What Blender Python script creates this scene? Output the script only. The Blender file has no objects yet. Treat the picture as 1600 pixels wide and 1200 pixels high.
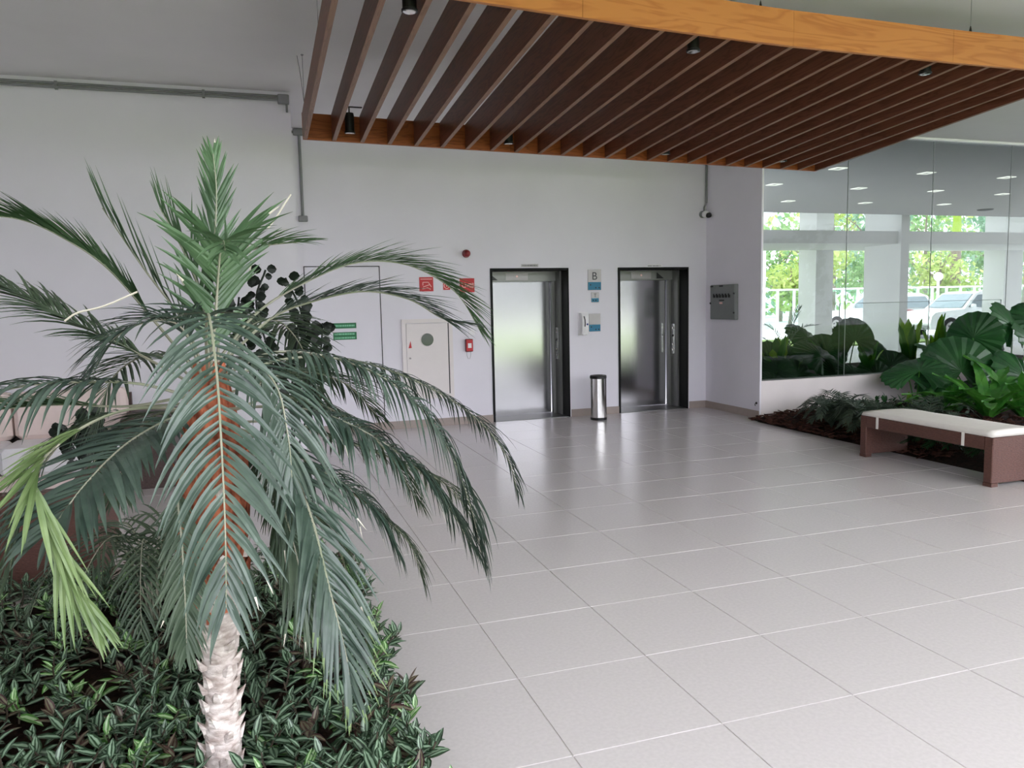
import bpy, math, random
from mathutils import Vector, Matrix, noise
random.seed(7)
S = bpy.context.scene
COL = S.collection
V3 = Vector

# ---------------------------------------------------------------- camera
cam_data = bpy.data.cameras.new('camera')
cam = bpy.data.objects.new('camera', cam_data)
COL.objects.link(cam)
YAW, PITCH, ROLL, FPX = 0.3172, 0.1034, -0.0215, 1214.5
fw = V3((math.sin(YAW)*math.cos(PITCH), math.cos(YAW)*math.cos(PITCH), -math.sin(PITCH)))
rt = V3((math.cos(YAW), -math.sin(YAW), 0))
up = rt.cross(fw)
r2 = rt*math.cos(ROLL) + up*math.sin(ROLL)
u2 = -rt*math.sin(ROLL) + up*math.cos(ROLL)
cam.matrix_world = Matrix(((r2.x, u2.x, -fw.x, 0), (r2.y, u2.y, -fw.y, 0), (r2.z, u2.z, -fw.z, 1.57), (0, 0, 0, 1)))
cam_data.sensor_width = 36
cam_data.lens = FPX/1600*36
cam_data.clip_start = 0.05
cam_data.clip_end = 400
S.camera = cam

# ---------------------------------------------------------------- light and exposure
S.view_settings.view_transform = 'Standard'
S.view_settings.look = 'None'
S.view_settings.gamma = 1
S.view_settings.use_curve_mapping = False
S.view_settings.exposure = 1.5
S.cycles.max_bounces = 12
S.cycles.diffuse_bounces = 7
S.cycles.transparent_max_bounces = 24
S.cycles.caustics_reflective = False
S.cycles.caustics_refractive = False
S.cycles.sample_clamp_indirect = 8

world = bpy.data.worlds.new('overcast_sky')
S.world = world
world.use_nodes = True
wn, wl = world.node_tree.nodes, world.node_tree.links
bg = wn['Background']
SKY = 2.6
bg.inputs['Strength'].default_value = SKY
tc = wn.new('ShaderNodeTexCoord')
ns = wn.new('ShaderNodeTexNoise'); ns.inputs['Scale'].default_value = 2.2; ns.inputs['Detail'].default_value = 5
wl.new(tc.outputs['Generated'], ns.inputs['Vector'])
cr = wn.new('ShaderNodeValToRGB')
cr.color_ramp.elements[0].position = 0.3; cr.color_ramp.elements[0].color = (.84, .86, 1, 1)
cr.color_ramp.elements[1].position = 0.7; cr.color_ramp.elements[1].color = (.95, .95, 1, 1)
wl.new(ns.outputs['Fac'], cr.inputs['Fac'])
wl.new(cr.outputs['Color'], bg.inputs['Color'])

sd = bpy.data.lights.new('hazy_sun', 'SUN')
sd.energy = 5.0
sd.angle = math.radians(12)
sd.color = (1, .96, .95)
sun = bpy.data.objects.new('hazy_sun', sd)
COL.objects.link(sun)
sun.location = (0, 0, 20)
sun.rotation_euler = V3((.30, -.30, -.9)).to_track_quat('-Z', 'Y').to_euler()

# ---------------------------------------------------------------- materials
def lin(c):
    return tuple(((x/255)/12.92 if x <= 10 else ((x/255+.055)/1.055)**2.4) for x in c) + (1,)

def mat(name, rgb, rough=.6, metal=0, spec=.5, var=0, scale=8, bump=0, rgb2=None, coat=0, emit=0, stretch=None, sub=0):
    m = bpy.data.materials.new(name); m.use_nodes = True
    n, l = m.node_tree.nodes, m.node_tree.links
    p = n['Principled BSDF']
    c = lin(rgb)
    p.inputs['Base Color'].default_value = c
    p.inputs['Roughness'].default_value = rough
    p.inputs['Metallic'].default_value = metal
    p.inputs['Specular IOR Level'].default_value = spec
    if coat: p.inputs['Coat Weight'].default_value = coat
    if emit:
        p.inputs['Emission Color'].default_value = c
        p.inputs['Emission Strength'].default_value = emit
    if var or rgb2 or bump:
        t = n.new('ShaderNodeTexCoord')
        mp = n.new('ShaderNodeMapping')
        l.new(t.outputs['Object'], mp.inputs['Vector'])
        if stretch: mp.inputs['Scale'].default_value = stretch
        z = n.new('ShaderNodeTexNoise'); z.inputs['Scale'].default_value = scale; z.inputs['Detail'].default_value = 6
        l.new(mp.outputs['Vector'], z.inputs['Vector'])
        if var or rgb2:
            r = n.new('ShaderNodeValToRGB')
            a = c if rgb2 else tuple(x*(1-var) for x in c[:3]) + (1,)
            b = lin(rgb2) if rgb2 else tuple(min(1, x*(1+var)) for x in c[:3]) + (1,)
            r.color_ramp.elements[0].position = .35; r.color_ramp.elements[0].color = a
            r.color_ramp.elements[1].position = .65; r.color_ramp.elements[1].color = b
            l.new(z.outputs['Fac'], r.inputs['Fac'])
            l.new(r.outputs['Color'], p.inputs['Base Color'])
        if bump:
            bp = n.new('ShaderNodeBump'); bp.inputs['Strength'].default_value = bump; bp.inputs['Distance'].default_value = .01
            l.new(z.outputs['Fac'], bp.inputs['Height'])
            l.new(bp.outputs['Normal'], p.inputs['Normal'])
    return m

def leaf_mat(name, a, b, rough=.42, trans=.25, spec=.5, scale=9, stripe=None, streak=0):
    m = bpy.data.materials.new(name); m.use_nodes = True
    n, l = m.node_tree.nodes, m.node_tree.links
    p = n['Principled BSDF']; out = n['Material Output']
    p.inputs['Roughness'].default_value = rough
    p.inputs['Specular IOR Level'].default_value = spec
    t = n.new('ShaderNodeTexCoord')
    z = n.new('ShaderNodeTexNoise'); z.inputs['Scale'].default_value = scale; z.inputs['Detail'].default_value = 3
    l.new(t.outputs['Object'], z.inputs['Vector'])
    r = n.new('ShaderNodeValToRGB')
    r.color_ramp.elements[0].position = .36; r.color_ramp.elements[0].color = lin(a)
    r.color_ramp.elements[1].position = .64; r.color_ramp.elements[1].color = lin(b)
    l.new(z.outputs['Fac'], r.inputs['Fac'])
    colr = r.outputs['Color']
    if stripe:
        uv = n.new('ShaderNodeUVMap')
        sx = n.new('ShaderNodeSeparateXYZ'); l.new(uv.outputs['UV'], sx.inputs['Vector'])
        s2 = n.new('ShaderNodeValToRGB')
        s2.color_ramp.elements[0].position = .13; s2.color_ramp.elements[0].color = (0, 0, 0, 1)
        s2.color_ramp.elements[1].position = .27; s2.color_ramp.elements[1].color = (1, 1, 1, 1)
        e = s2.color_ramp.elements.new(.55); e.color = (1, 1, 1, 1)
        e = s2.color_ramp.elements.new(.72); e.color = (0, 0, 0, 1)
        l.new(sx.outputs['X'], s2.inputs['Fac'])
        mx = n.new('ShaderNodeMix'); mx.data_type = 'RGBA'
        l.new(s2.outputs['Color'], mx.inputs[0]); l.new(colr, mx.inputs[6])
        mx.inputs[7].default_value = lin(stripe)
        colr = mx.outputs[2]
    l.new(colr, p.inputs['Base Color'])
    if trans:
        tr = n.new('ShaderNodeBsdfTranslucent')
        l.new(colr, tr.inputs['Color'])
        ms = n.new('ShaderNodeMixShader'); ms.inputs[0].default_value = trans
        l.new(p.outputs[0], ms.inputs[1]); l.new(tr.outputs[0], ms.inputs[2])
        l.new(ms.outputs[0], out.inputs['Surface'])
    return m

def wood(name, dark, light, axis=0, rough=.42, scale=1.0):
    m = bpy.data.materials.new(name); m.use_nodes = True
    n, l = m.node_tree.nodes, m.node_tree.links
    p = n['Principled BSDF']; p.inputs['Roughness'].default_value = rough
    p.inputs['Specular IOR Level'].default_value = .3
    t = n.new('ShaderNodeTexCoord'); mp = n.new('ShaderNodeMapping')
    sc = [9*scale, 9*scale, 9*scale]; sc[axis] = .9*scale
    mp.inputs['Scale'].default_value = sc
    l.new(t.outputs['Object'], mp.inputs['Vector'])
    z = n.new('ShaderNodeTexNoise'); z.inputs['Scale'].default_value = 1.6; z.inputs['Detail'].default_value = 3; z.inputs['Distortion'].default_value = .6
    l.new(mp.outputs['Vector'], z.inputs['Vector'])
    w = n.new('ShaderNodeMath'); w.operation = 'MULTIPLY'; w.inputs[1].default_value = 7
    l.new(z.outputs['Fac'], w.inputs[0])
    fr = n.new('ShaderNodeMath'); fr.operation = 'PINGPONG'; fr.inputs[1].default_value = .5
    l.new(w.outputs[0], fr.inputs[0])
    r = n.new('ShaderNodeValToRGB')
    r.color_ramp.elements[0].position = .0; r.color_ramp.elements[0].color = lin(dark)
    r.color_ramp.elements[1].position = .3; r.color_ramp.elements[1].color = lin(light)
    l.new(fr.outputs[0], r.inputs['Fac'])
    l.new(r.outputs['Color'], p.inputs['Base Color'])
    return m

def glass_mat(name, tint, refl=.06):
    m = bpy.data.materials.new(name); m.use_nodes = True
    n, l = m.node_tree.nodes, m.node_tree.links
    for x in list(n):
        if x.type == 'BSDF_PRINCIPLED': n.remove(x)
    tr = n.new('ShaderNodeBsdfTransparent'); tr.inputs['Color'].default_value = tint
    gl = n.new('ShaderNodeBsdfGlossy'); gl.inputs['Roughness'].default_value = 0
    ms = n.new('ShaderNodeMixShader'); ms.inputs[0].default_value = refl
    l.new(tr.outputs[0], ms.inputs[1]); l.new(gl.outputs[0], ms.inputs[2])
    l.new(ms.outputs[0], n['Material Output'].inputs['Surface'])
    return m

def steel(name, rgb, rough, aniso=0):
    m = bpy.data.materials.new(name); m.use_nodes = True
    n, l = m.node_tree.nodes, m.node_tree.links
    p = n['Principled BSDF']
    p.inputs['Metallic'].default_value = 1
    p.inputs['Roughness'].default_value = rough
    t = n.new('ShaderNodeTexCoord'); mp = n.new('ShaderNodeMapping'); mp.inputs['Scale'].default_value = (140, 140, .6)
    l.new(t.outputs['Object'], mp.inputs['Vector'])
    z = n.new('ShaderNodeTexNoise'); z.inputs['Scale'].default_value = 1; z.inputs['Detail'].default_value = 2
    l.new(mp.outputs['Vector'], z.inputs['Vector'])
    r = n.new('ShaderNodeValToRGB'); c = lin(rgb)
    r.color_ramp.elements[0].color = tuple(x*.9 for x in c[:3]) + (1,); r.color_ramp.elements[1].color = c
    l.new(z.outputs['Fac'], r.inputs['Fac']); l.new(r.outputs['Color'], p.inputs['Base Color'])
    return m

M = {
 'wall': mat('white_wall_paint', (228, 225, 232), .75, spec=.2, var=.015, scale=2, bump=.03),
 'ceiling': mat('ceiling_paint', (222, 221, 221), .85, spec=.1, var=.015, scale=2),
 'ledge': mat('stained_low_wall', (222, 214, 212), .8, spec=.15, var=.03, scale=3),
 'tile': mat('porcelain_tile', (201, 195, 194), .22, spec=.5, var=.035, scale=60),
 'grout': mat('pale_grout', (204, 198, 196), .6, var=.08, scale=20),
 'paving': mat('plain_paving', (201, 195, 194), .4, var=.03, scale=30),
 'base': mat('taupe_skirting', (158, 145, 138), .45, var=.03, scale=20),
 'granite': mat('black_granite', (11, 11, 12), .5, spec=.15, var=.3, scale=60),
 'steel': steel('brushed_steel', (176, 175, 178), .15),
 'steel_d': steel('dark_brushed_steel', (132, 132, 130), .45),
 'chrome': steel('polished_steel', (215, 213, 210), .12),
 'black': mat('black_plastic', (18, 18, 20), .4, var=.1),
 'blackmatt': mat('matt_black_metal', (14, 14, 15), .5, var=.1),
 'lens': mat('silver_lens', (225, 225, 225), .15, metal=1, var=.02),
 'grey': mat('grey_conduit_paint', (128, 128, 130), .5, var=.04),
 'panelgrey': mat('grey_panel_paint', (128, 131, 131), .5, var=.03),
 'plate': mat('satin_metal_plate', (150, 146, 146), .4, metal=.6, var=.04),
 'teal': mat('teal_print', (26, 116, 148), .5, var=.03),
 'darkprint': mat('dark_print', (40, 40, 46), .6, var=.05),
 'white': mat('white_plastic', (232, 230, 232), .4, var=.01),
 'doorwhite': mat('warm_white_door_paint', (226, 219, 217), .55, var=.01),
 'red': mat('red_sign', (190, 22, 34), .45, var=.04),
 'reddark': mat('dark_red_plastic', (120, 18, 28), .3, var=.1),
 'pinkline': mat('pale_sign_print', (238, 190, 184), .5, var=.02),
 'green': mat('green_sign', (22, 104, 62), .5, var=.06),
 'greenlt': mat('pale_green_print', (120, 190, 150), .5, var=.05),
 'blue': mat('blue_dot', (50, 70, 130), .4, var=.05),
 'fascia': wood('honey_wood', (172, 106, 52), (190, 124, 64), 0, .38, .55),
 'slat': wood('red_brown_wood', (92, 54, 38), (112, 68, 50), 1, .42, 1.0),
 'backboard': wood('amber_wood', (120, 62, 30), (150, 82, 42), 0, .42, 1.0),
 'wicker': mat('brown_wicker', (78, 48, 40), .55, rgb2=(98, 62, 52), scale=40, bump=.5, stretch=(1, 1, 5)),
 'wickerd': mat('dark_wicker', (62, 46, 44), .55, rgb2=(84, 66, 62), scale=40, bump=.5, stretch=(1, 1, 5)),
 'cushion': mat('off_white_cushion', (226, 221, 214), .85, spec=.1, var=.02, scale=14, bump=.15),
 'cream': mat('pinkish_cream_fabric', (226, 208, 202), .9, spec=.1, var=.02, scale=14, bump=.1),
 'soil': mat('dark_soil', (52, 36, 30), .95, rgb2=(28, 20, 17), spec=.1, scale=30, bump=1),
 'chip': mat('bark_chip', (84, 54, 46), .9, rgb2=(46, 30, 27), spec=.1, scale=18),
 'barkpale': mat('pale_palm_bark', (236, 226, 220), .9, rgb2=(176, 160, 152), spec=.15, scale=26, bump=1, stretch=(1, 1, 2)),
 'fibre': mat('rusty_palm_fibre', (206, 122, 92), .95, rgb2=(112, 58, 44), spec=.1, scale=44, bump=1, stretch=(1, 1, .4)),
 'rachis': mat('pale_leaf_stalk', (158, 154, 138), .5, rgb2=(132, 138, 114), scale=6),
 'dry': mat('dry_leaf_tip', (206, 198, 184), .7, var=.05),
 'A': leaf_mat('blue_grey_palm_leaf', (54, 72, 62), (86, 102, 91), .34, .18, .6),
 'G': leaf_mat('fresh_palm_leaf', (66, 94, 62), (96, 126, 90), .38, .25, .6),
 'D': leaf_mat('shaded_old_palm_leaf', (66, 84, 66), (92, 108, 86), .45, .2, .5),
 'Y': leaf_mat('yellow_green_young_leaf', (108, 132, 82), (140, 160, 110), .42, .35, .5),
 'zebra': leaf_mat('striped_spiderwort_leaf', (26, 50, 33), (44, 68, 43), .35, .12, .5, 6, stripe=(132, 156, 130)),
 'zebra2': leaf_mat('fresh_striped_leaf', (58, 110, 44), (92, 148, 66), .35, .2, .5, 6, stripe=(182, 208, 160)),
 'zebra3': leaf_mat('purple_brown_leaf', (58, 34, 40), (78, 50, 44), .4, .15, .4, 6, stripe=(112, 110, 88)),
 'stem': mat('brown_stem', (70, 60, 48), .7, var=.2),
 'fan': leaf_mat('deep_green_fan_leaf', (30, 72, 38), (46, 96, 48), .35, .22, .5, 3),
 'strap': leaf_mat('bright_strap_leaf', (54, 120, 44), (92, 156, 60), .28, .3, .6, 4),
 'lime': leaf_mat('lime_leaf', (120, 170, 40), (150, 190, 60), .35, .35, .5, 4),
 'cycad': leaf_mat('dull_grey_green_frond', (50, 66, 54), (72, 84, 68), .5, .15, .4, 5),
 'darkleaf': leaf_mat('near_black_round_leaf', (16, 24, 18), (24, 36, 24), .4, .03, .3, 5),
 'glass': glass_mat('tinted_glass', (.55, .585, .57, 1), .010),
 'fglass': glass_mat('clear_fence_glass', (.86, .97, .93, 1), .03),
 'concrete': mat('white_render', (226, 226, 224), .85, spec=.1, var=.015, scale=2),
 'pave2': mat('pale_concrete_drive', (206, 204, 208), .9, var=.05, scale=2),
 'lawn': mat('lawn_grass', (80, 104, 50), .95, rgb2=(106, 128, 64), scale=3, bump=.6),
 'treeA': leaf_mat('sunlit_tree_leaf', (158, 182, 98), (204, 214, 142), .6, .4, .2, .8),
 'treeB': leaf_mat('mid_green_tree_leaf', (120, 158, 106), (164, 192, 138), .6, .4, .2, .8),
 'clear': glass_mat('clear_low_pane', (.97, .985, .98, 1), .008),
 'joint': mat('clear_silicone', (150, 156, 152), .4, var=.02),
 'darkglass': mat('dark_cabinet_glass', (46, 54, 56), .1, var=.05),
 'hedge': leaf_mat('dark_hedge_leaf', (44, 56, 36), (64, 76, 50), .6, .2, .2, .8),
 'slatlit': wood('floor_lit_slat_underside', (116, 84, 66), (136, 102, 82), 1, .42, 1.0),
 'treeC': leaf_mat('blue_green_tree_leaf', (124, 160, 138), (166, 192, 168), .6, .4, .2, .8),
 'bark': mat('grey_tree_bark', (140, 126, 116), .9, var=.15, scale=8, stretch=(1, 1, 6)),
 'crown': mat('green_crownshaft', (150, 176, 60), .5, var=.06),
 'whitemetal': mat('white_metal', (240, 240, 240), .4, var=.01),
 'globe': mat('white_glass_globe', (246, 246, 244), .3, var=.01),
 'carpaint': mat('white_car_paint', (236, 238, 240), .25, coat=.5, var=.01),
 'carglass': mat('dark_car_glass', (120, 134, 142), .1, var=.05),
 'tyre': mat('black_tyre', (26, 26, 28), .8, var=.1),
 'lamp': mat('lit_diffuser', (255, 252, 245), .4, emit=.7),
 'reflector': mat('lamp_reflector', (190, 190, 188), .3, metal=.6, var=.02),
 'pot': mat('pale_grey_pot', (190, 188, 190), .6, var=.04),
}

# ---------------------------------------------------------------- mesh builder
class MB:
    def __init__(self):
        self.v, self.f, self.m, self.uv = [], [], [], None
        self.mats = []
        self.smooth = False
    def mi(self, key):
        if key not in self.mats: self.mats.append(key)
        return self.mats.index(key)
    def add(self, vs, fs, key):
        b = len(self.v); i = self.mi(key)
        self.v += [tuple(x) for x in vs]
        for q in fs:
            self.f.append(tuple(b+k for k in q)); self.m.append(i)
    def box(self, a, b, key, bev=0):
        x0, x1 = sorted((a[0], b[0])); y0, y1 = sorted((a[1], b[1])); z0, z1 = sorted((a[2], b[2]))
        if bev:
            e = min(bev, (x1-x0)*.45, (y1-y0)*.45, (z1-z0)*.45)
            vs = []
            def ring(z, d):
                k = .35*e
                o = d
                return [(x0+o+e-k*0, y0+o, z), (x1-o-e, y0+o, z), (x1-o, y0+o+e, z), (x1-o, y1-o-e, z), (x1-o-e, y1-o, z), (x0+o+e, y1-o, z), (x0+o, y1-o-e, z), (x0+o, y0+o+e, z)]
            vs = ring(z0, e*.7) + ring(z0+e, 0) + ring(z1-e, 0) + ring(z1, e*.7)
            fs = [tuple(range(7, -1, -1)), tuple(range(24, 32))]
            for r in range(3):
                for k in range(8):
                    fs.append((r*8+k, r*8+(k+1) % 8, r*8+8+(k+1) % 8, r*8+8+k))
            self.add(vs, fs, key); return
        vs = [(x0, y0, z0), (x1, y0, z0), (x1, y1, z0), (x0, y1, z0), (x0, y0, z1), (x1, y0, z1), (x1, y1, z1), (x0, y1, z1)]
        self.add(vs, [(3, 2, 1, 0), (4, 5, 6, 7), (0, 1, 5, 4), (1, 2, 6, 5), (2, 3, 7, 6), (3, 0, 4, 7)], key)
    def hexa(self, vs, key):
        self.add(vs, [(3, 2, 1, 0), (4, 5, 6, 7), (0, 1, 5, 4), (1, 2, 6, 5), (2, 3, 7, 6), (3, 0, 4, 7)], key)
    def lathe(self, c, prof, key, n=20, axis='z'):
        vs, fs = [], []
        for (r, h) in prof:
            for k in range(n):
                a = 2*math.pi*k/n
                x, y = r*math.cos(a), r*math.sin(a)
                if axis == 'z': p = (c[0]+x, c[1]+y, c[2]+h)
                elif axis == 'y': p = (c[0]+x, c[1]+h, c[2]+y)
                else: p = (c[0]+h, c[1]+x, c[2]+y)
                vs.append(p)
        for i in range(len(prof)-1):
            for k in range(n):
                a, b = i*n+k, i*n+(k+1) % n
                fs.append((a, b, b+n, a+n))
        fs.append(tuple(range(n-1, -1, -1))); fs.append(tuple((len(prof)-1)*n+k for k in range(n)))
        self.add(vs, fs, key)
    def tube(self, pts, rads, key, n=8, cap=True):
        pts = [V3(p) for p in pts]
        if not isinstance(rads, (list, tuple)): rads = [rads]*len(pts)
        vs, fs = [], []
        ref = None
        for i, p in enumerate(pts):
            t = (pts[min(i+1, len(pts)-1)]-pts[max(i-1, 0)]).normalized()
            if ref is None:
                ref = t.orthogonal().normalized()
            ref = (ref - t*ref.dot(t)).normalized()
            b = t.cross(ref)
            for k in range(n):
                a = 2*math.pi*k/n
                vs.append(p + (ref*math.cos(a)+b*math.sin(a))*rads[i])
        for i in range(len(pts)-1):
            for k in range(n):
                a, c = i*n+k, i*n+(k+1) % n
                fs.append((a, c, c+n, a+n))
        if cap:
            fs.append(tuple(range(n-1, -1, -1))); fs.append(tuple((len(pts)-1)*n+k for k in range(n)))
        self.add(vs, fs, key)
    def mesh(self, name, origin=(0, 0, 0)):
        me = bpy.data.meshes.new(name)
        ox, oy, oz = origin
        me.from_pydata([(x-ox, y-oy, z-oz) for x, y, z in self.v], [], self.f)
        for k in self.mats: me.materials.append(M[k])
        me.polygons.foreach_set('material_index', self.m)
        if self.smooth: me.polygons.foreach_set('use_smooth', [True]*len(self.f))
        if self.uv is not None:
            lay = me.uv_layers.new(name='UVMap')
            fl = []
            for p in me.polygons:
                for vi in p.vertices: fl += [self.uv[vi], 0.5]
            lay.data.foreach_set('uv', fl)
        me.update()
        return me

def root(name, loc, label, cat, group=None, kind=None):
    o = bpy.data.objects.new(name, None); COL.objects.link(o)
    o.location = loc; o.empty_display_size = .1
    if label: o['label'] = label
    if cat: o['category'] = cat
    if group: o['group'] = group
    if kind: o['kind'] = kind
    return o

def world_loc(o):
    l = V3(o.location)
    while o.parent: o = o.parent; l += o.location
    return l

def part(name, mb, parent, label=None, kind=None, smooth=None):
    if smooth is not None: mb.smooth = smooth
    me = mb.mesh(name, world_loc(parent) if parent else (0, 0, 0))
    o = bpy.data.objects.new(name, me); COL.objects.link(o)
    if parent: o.parent = parent
    if label: o['label'] = label
    if kind: o['kind'] = kind
    return o

def thing(name, mb, loc, label, cat, group=None, kind=None, smooth=None):
    if smooth is not None: mb.smooth = smooth
    o = bpy.data.objects.new(name, mb.mesh(name, loc)); COL.objects.link(o)
    o.location = loc
    if label: o['label'] = label
    if cat: o['category'] = cat
    if group: o['group'] = group
    if kind: o['kind'] = kind
    return o

def struct(name, mb, label=None, parent=None):
    o = part(name, mb, parent)
    if label: o['label'] = label
    if not parent: o['kind'] = 'structure'
    return o

def dup(r, loc, label=None):
    c = r.copy(); COL.objects.link(c); c.location = loc
    if label: c['label'] = label
    for ch in list(r.children):
        k = ch.copy(); COL.objects.link(k); k.parent = c
        for g in list(ch.children):
            d = g.copy(); COL.objects.link(d); d.parent = k
    return c

def bx(*boxes):
    m = MB()
    for b in boxes: m.box(*b)
    return m

def text_part(txt, size, loc, key, parent, rot=(math.pi/2, 0, 0), name='lettering'):
    cu = bpy.data.curves.new(name, 'FONT'); cu.body = txt; cu.size = size; cu.extrude = .0008
    cu.align_x = 'CENTER'; cu.align_y = 'CENTER'
    t = bpy.data.objects.new(name, cu)
    me = bpy.data.meshes.new_from_object(t)
    bpy.data.objects.remove(t)
    me.materials.clear(); me.materials.append(M[key])
    o = bpy.data.objects.new(name, me); COL.objects.link(o)
    o.parent = parent; o.rotation_euler = rot
    o.location = V3(loc)-world_loc(parent)
    return o

# ---------------------------------------------------------------- setting
DW, GY, HC, XJ = 9.83, 8.55, 3.70, 6.20
TS, TX, TY = .599, .9723, 2.3704
floor_mb = bx(((-7, 1.15, -.12), (6.1, DW+.4, -.004), 'grout'), ((6.1, GY-.1, -.12), (XJ+.3, DW+.4, -.004), 'grout'))
floor = struct('floor', floor_mb, 'beige porcelain tiled floor')
g_ = .0016
tile_mesh = {}
def tile(i, j, x0, x1, y0, y1):
    key = (round(x1-x0, 3), round(y1-y0, 3))
    cx, cy = (x0+x1)/2, (y0+y1)/2
    if key not in tile_mesh:
        m = MB(); hx, hy = (x1-x0)/2-g_, (y1-y0)/2-g_; e = .0015
        vs = [(-hx, -hy, -.008), (hx, -hy, -.008), (hx, hy, -.008), (-hx, hy, -.008), (-hx+e, -hy+e, 0), (hx-e, -hy+e, 0), (hx-e, hy-e, 0), (-hx+e, hy-e, 0)]
        m.hexa(vs, 'tile')
        tile_mesh[key] = m.mesh('tile')
    o = bpy.data.objects.new('tile', tile_mesh[key]); COL.objects.link(o)
    o.parent = floor; o.location = (cx, cy, random.uniform(-.0004, .0003))
for i in range(-8, 9):
    for j in range(-2, 13):
        x0, x1, y0, y1 = TX+i*TS, TX+(i+1)*TS, TY+j*TS, TY+(j+1)*TS
        y1 = min(y1, DW); x1 = min(x1, 6.02 if y0 < 8.0 else XJ)
        if x1 - x0 < .05: continue
        if y0 < 4.7 and x1 < .3: continue
        if y0 > 8.25 and x1 < .4: continue
        if x0 < -3.2: continue
        if x0 < .42 and y0 < 4.1: x0 = min(.38, x1-.1)
        tile(i, j, x0, x1, y0, y1)
struct('floor', bx(((-7, -1.2, -.12), (12, 1.15, 0), 'paving'), ((-7, 1.15, -.12), (-3.0, 8.3, -.0005), 'paving')), 'plain paving continuing out of the frame')
struct('ceiling', bx(((-7.3, -.9, HC), (26, 16.78, HC+.35), 'ceiling')), 'pale grey painted ceiling')
# elevator wall with two openings
E1, E2, EH = (2.985, 4.05), (4.83, 5.895), 2.0
struct('wall_back', bx(((.1, DW, 0), (E1[0], DW+.9, HC), 'wall'), ((E1[1], DW, 0), (E2[0], DW+.9, HC), 'wall'), ((E2[1], DW, 0), (XJ+.3, DW+.9, HC), 'wall'),
       ((E1[0], DW, EH), (E1[1], DW+.9, HC), 'wall'), ((E2[0], DW, EH), (E2[1], DW+.9, HC), 'wall'), ((.1, DW+.9, 0), (XJ+.3, DW+2.4, HC), 'wall')), 'white elevator wall')
struct('wall_left', bx(((-7, 8.25, 0), (.45, DW+.5, HC), 'wall')), 'white wall standing forward beside the elevators')
struct('shade_wall_side', bx(((-5.3, -9, 0), (-5, 8.3, 7), 'wall')), 'unseen white side wall added to dim the left wall')  # unseen wall, placed and lengthened to cut light on the left
struct('shade_wall_front', bx(((-5, -.7, 0), (-1.6, -.4, HC+.35), 'wall')), 'unseen wall behind the viewer, added to cut light on the left')  # unseen blocker, added to balance left and right brightness
struct('wall_right', bx(((XJ, GY, 0), (XJ+.02, DW+.3, HC), 'wall')), 'white wall returning beside the elevators')
struct('wall_ledge', bx(((XJ+.02, GY+.01, 0), (13, GY+.2, .49), 'ledge')), 'low white wall under the glass')
struct('baseboard_back', bx(((.45, DW-.012, 0), (E1[0]-.03, DW, .10), 'base'), ((E1[1]+.03, DW-.012, 0), (E2[0]-.03, DW, .10), 'base'), ((E2[1]+.03, DW-.012, 0), (XJ, DW, .10), 'base')), 'taupe skirting')
struct('baseboard_right', bx(((XJ-.012, GY, 0), (XJ, DW-.012, .10), 'base')), 'taupe skirting')
struct('baseboard_left', bx(((-7, 8.238, 0), (.45, 8.25, .10), 'base')), 'taupe skirting')
struct('trim_1', bx(((XJ, GY-.01, 3.668), (13, GY+.12, 3.68), 'white'), ((XJ+.02, GY-.0, .49), (XJ+.03, GY+.07, 3.668), 'white'), ((XJ, GY+.0, 3.68), (13, GY+.14, HC), 'ceiling')), 'thin white frame round the glass')
# mirror wall, built as see-through glass with its reflections behind
mir_wall = root('mirror_as_glass', (9.6, GY+.06, .49), 'tall mirror wall built as tinted glass above the low white wall', None, kind='structure')
xs = [XJ+.03, 7.585, 9.03, 10.46, 11.9, 13]
for i in range(5):
    off = (0, .004, -.003, .003, 0)[i]
    part('glass_pane', bx(((xs[i]+.004, GY+.05+off, .49), (xs[i+1]-.004, GY+.058+off, 3.668), 'glass')), mir_wall)
for i in range(1, 5):
    part('joint', bx(((xs[i]-.002, GY+.049, .49), (xs[i]+.002, GY+.06, 3.668), 'joint')), mir_wall)
part('inner_pane', bx(((7.62, GY+.20, .49), (10.55, GY+.206, 1.47), 'clear'), ((7.62, GY+.198, 1.467), (10.55, GY+.208, 1.473), 'joint'), ((10.546, GY+.198, .49), (10.554, GY+.208, 1.47), 'joint'), ((7.616, GY+.198, .49), (7.624, GY+.208, 1.47), 'joint')), mir_wall, 'lower clear inner pane')
# far side beyond the glass: reflected surroundings, built as real space
struct('ceiling', bx(((4, 16.78, 4.75), (34, 22, 5.2), 'ceiling')), 'unseen overhang added to shade the pillars')  # added above the view so the pillar faces fall into shade
struct('floor', bx(((6.5, GY+.2, -.12), (26, 17.2, .0), 'paving')), 'sheltered paving behind the glass')
struct('ground', bx(((-40, 17.2, -.3), (70, 60, -.02), 'pave2')), 'pale driveway')
struct('ground', bx(((-40, -40, -.3), (70, -7.2, -.06), 'pave2'), ((12, -7.2, -.3), (70, 17.2, -.06), 'pave2'), ((-40, -7.2, -.3), (-7.3, 60, -.06), 'pave2')), 'pale paving round the hall')
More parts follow.
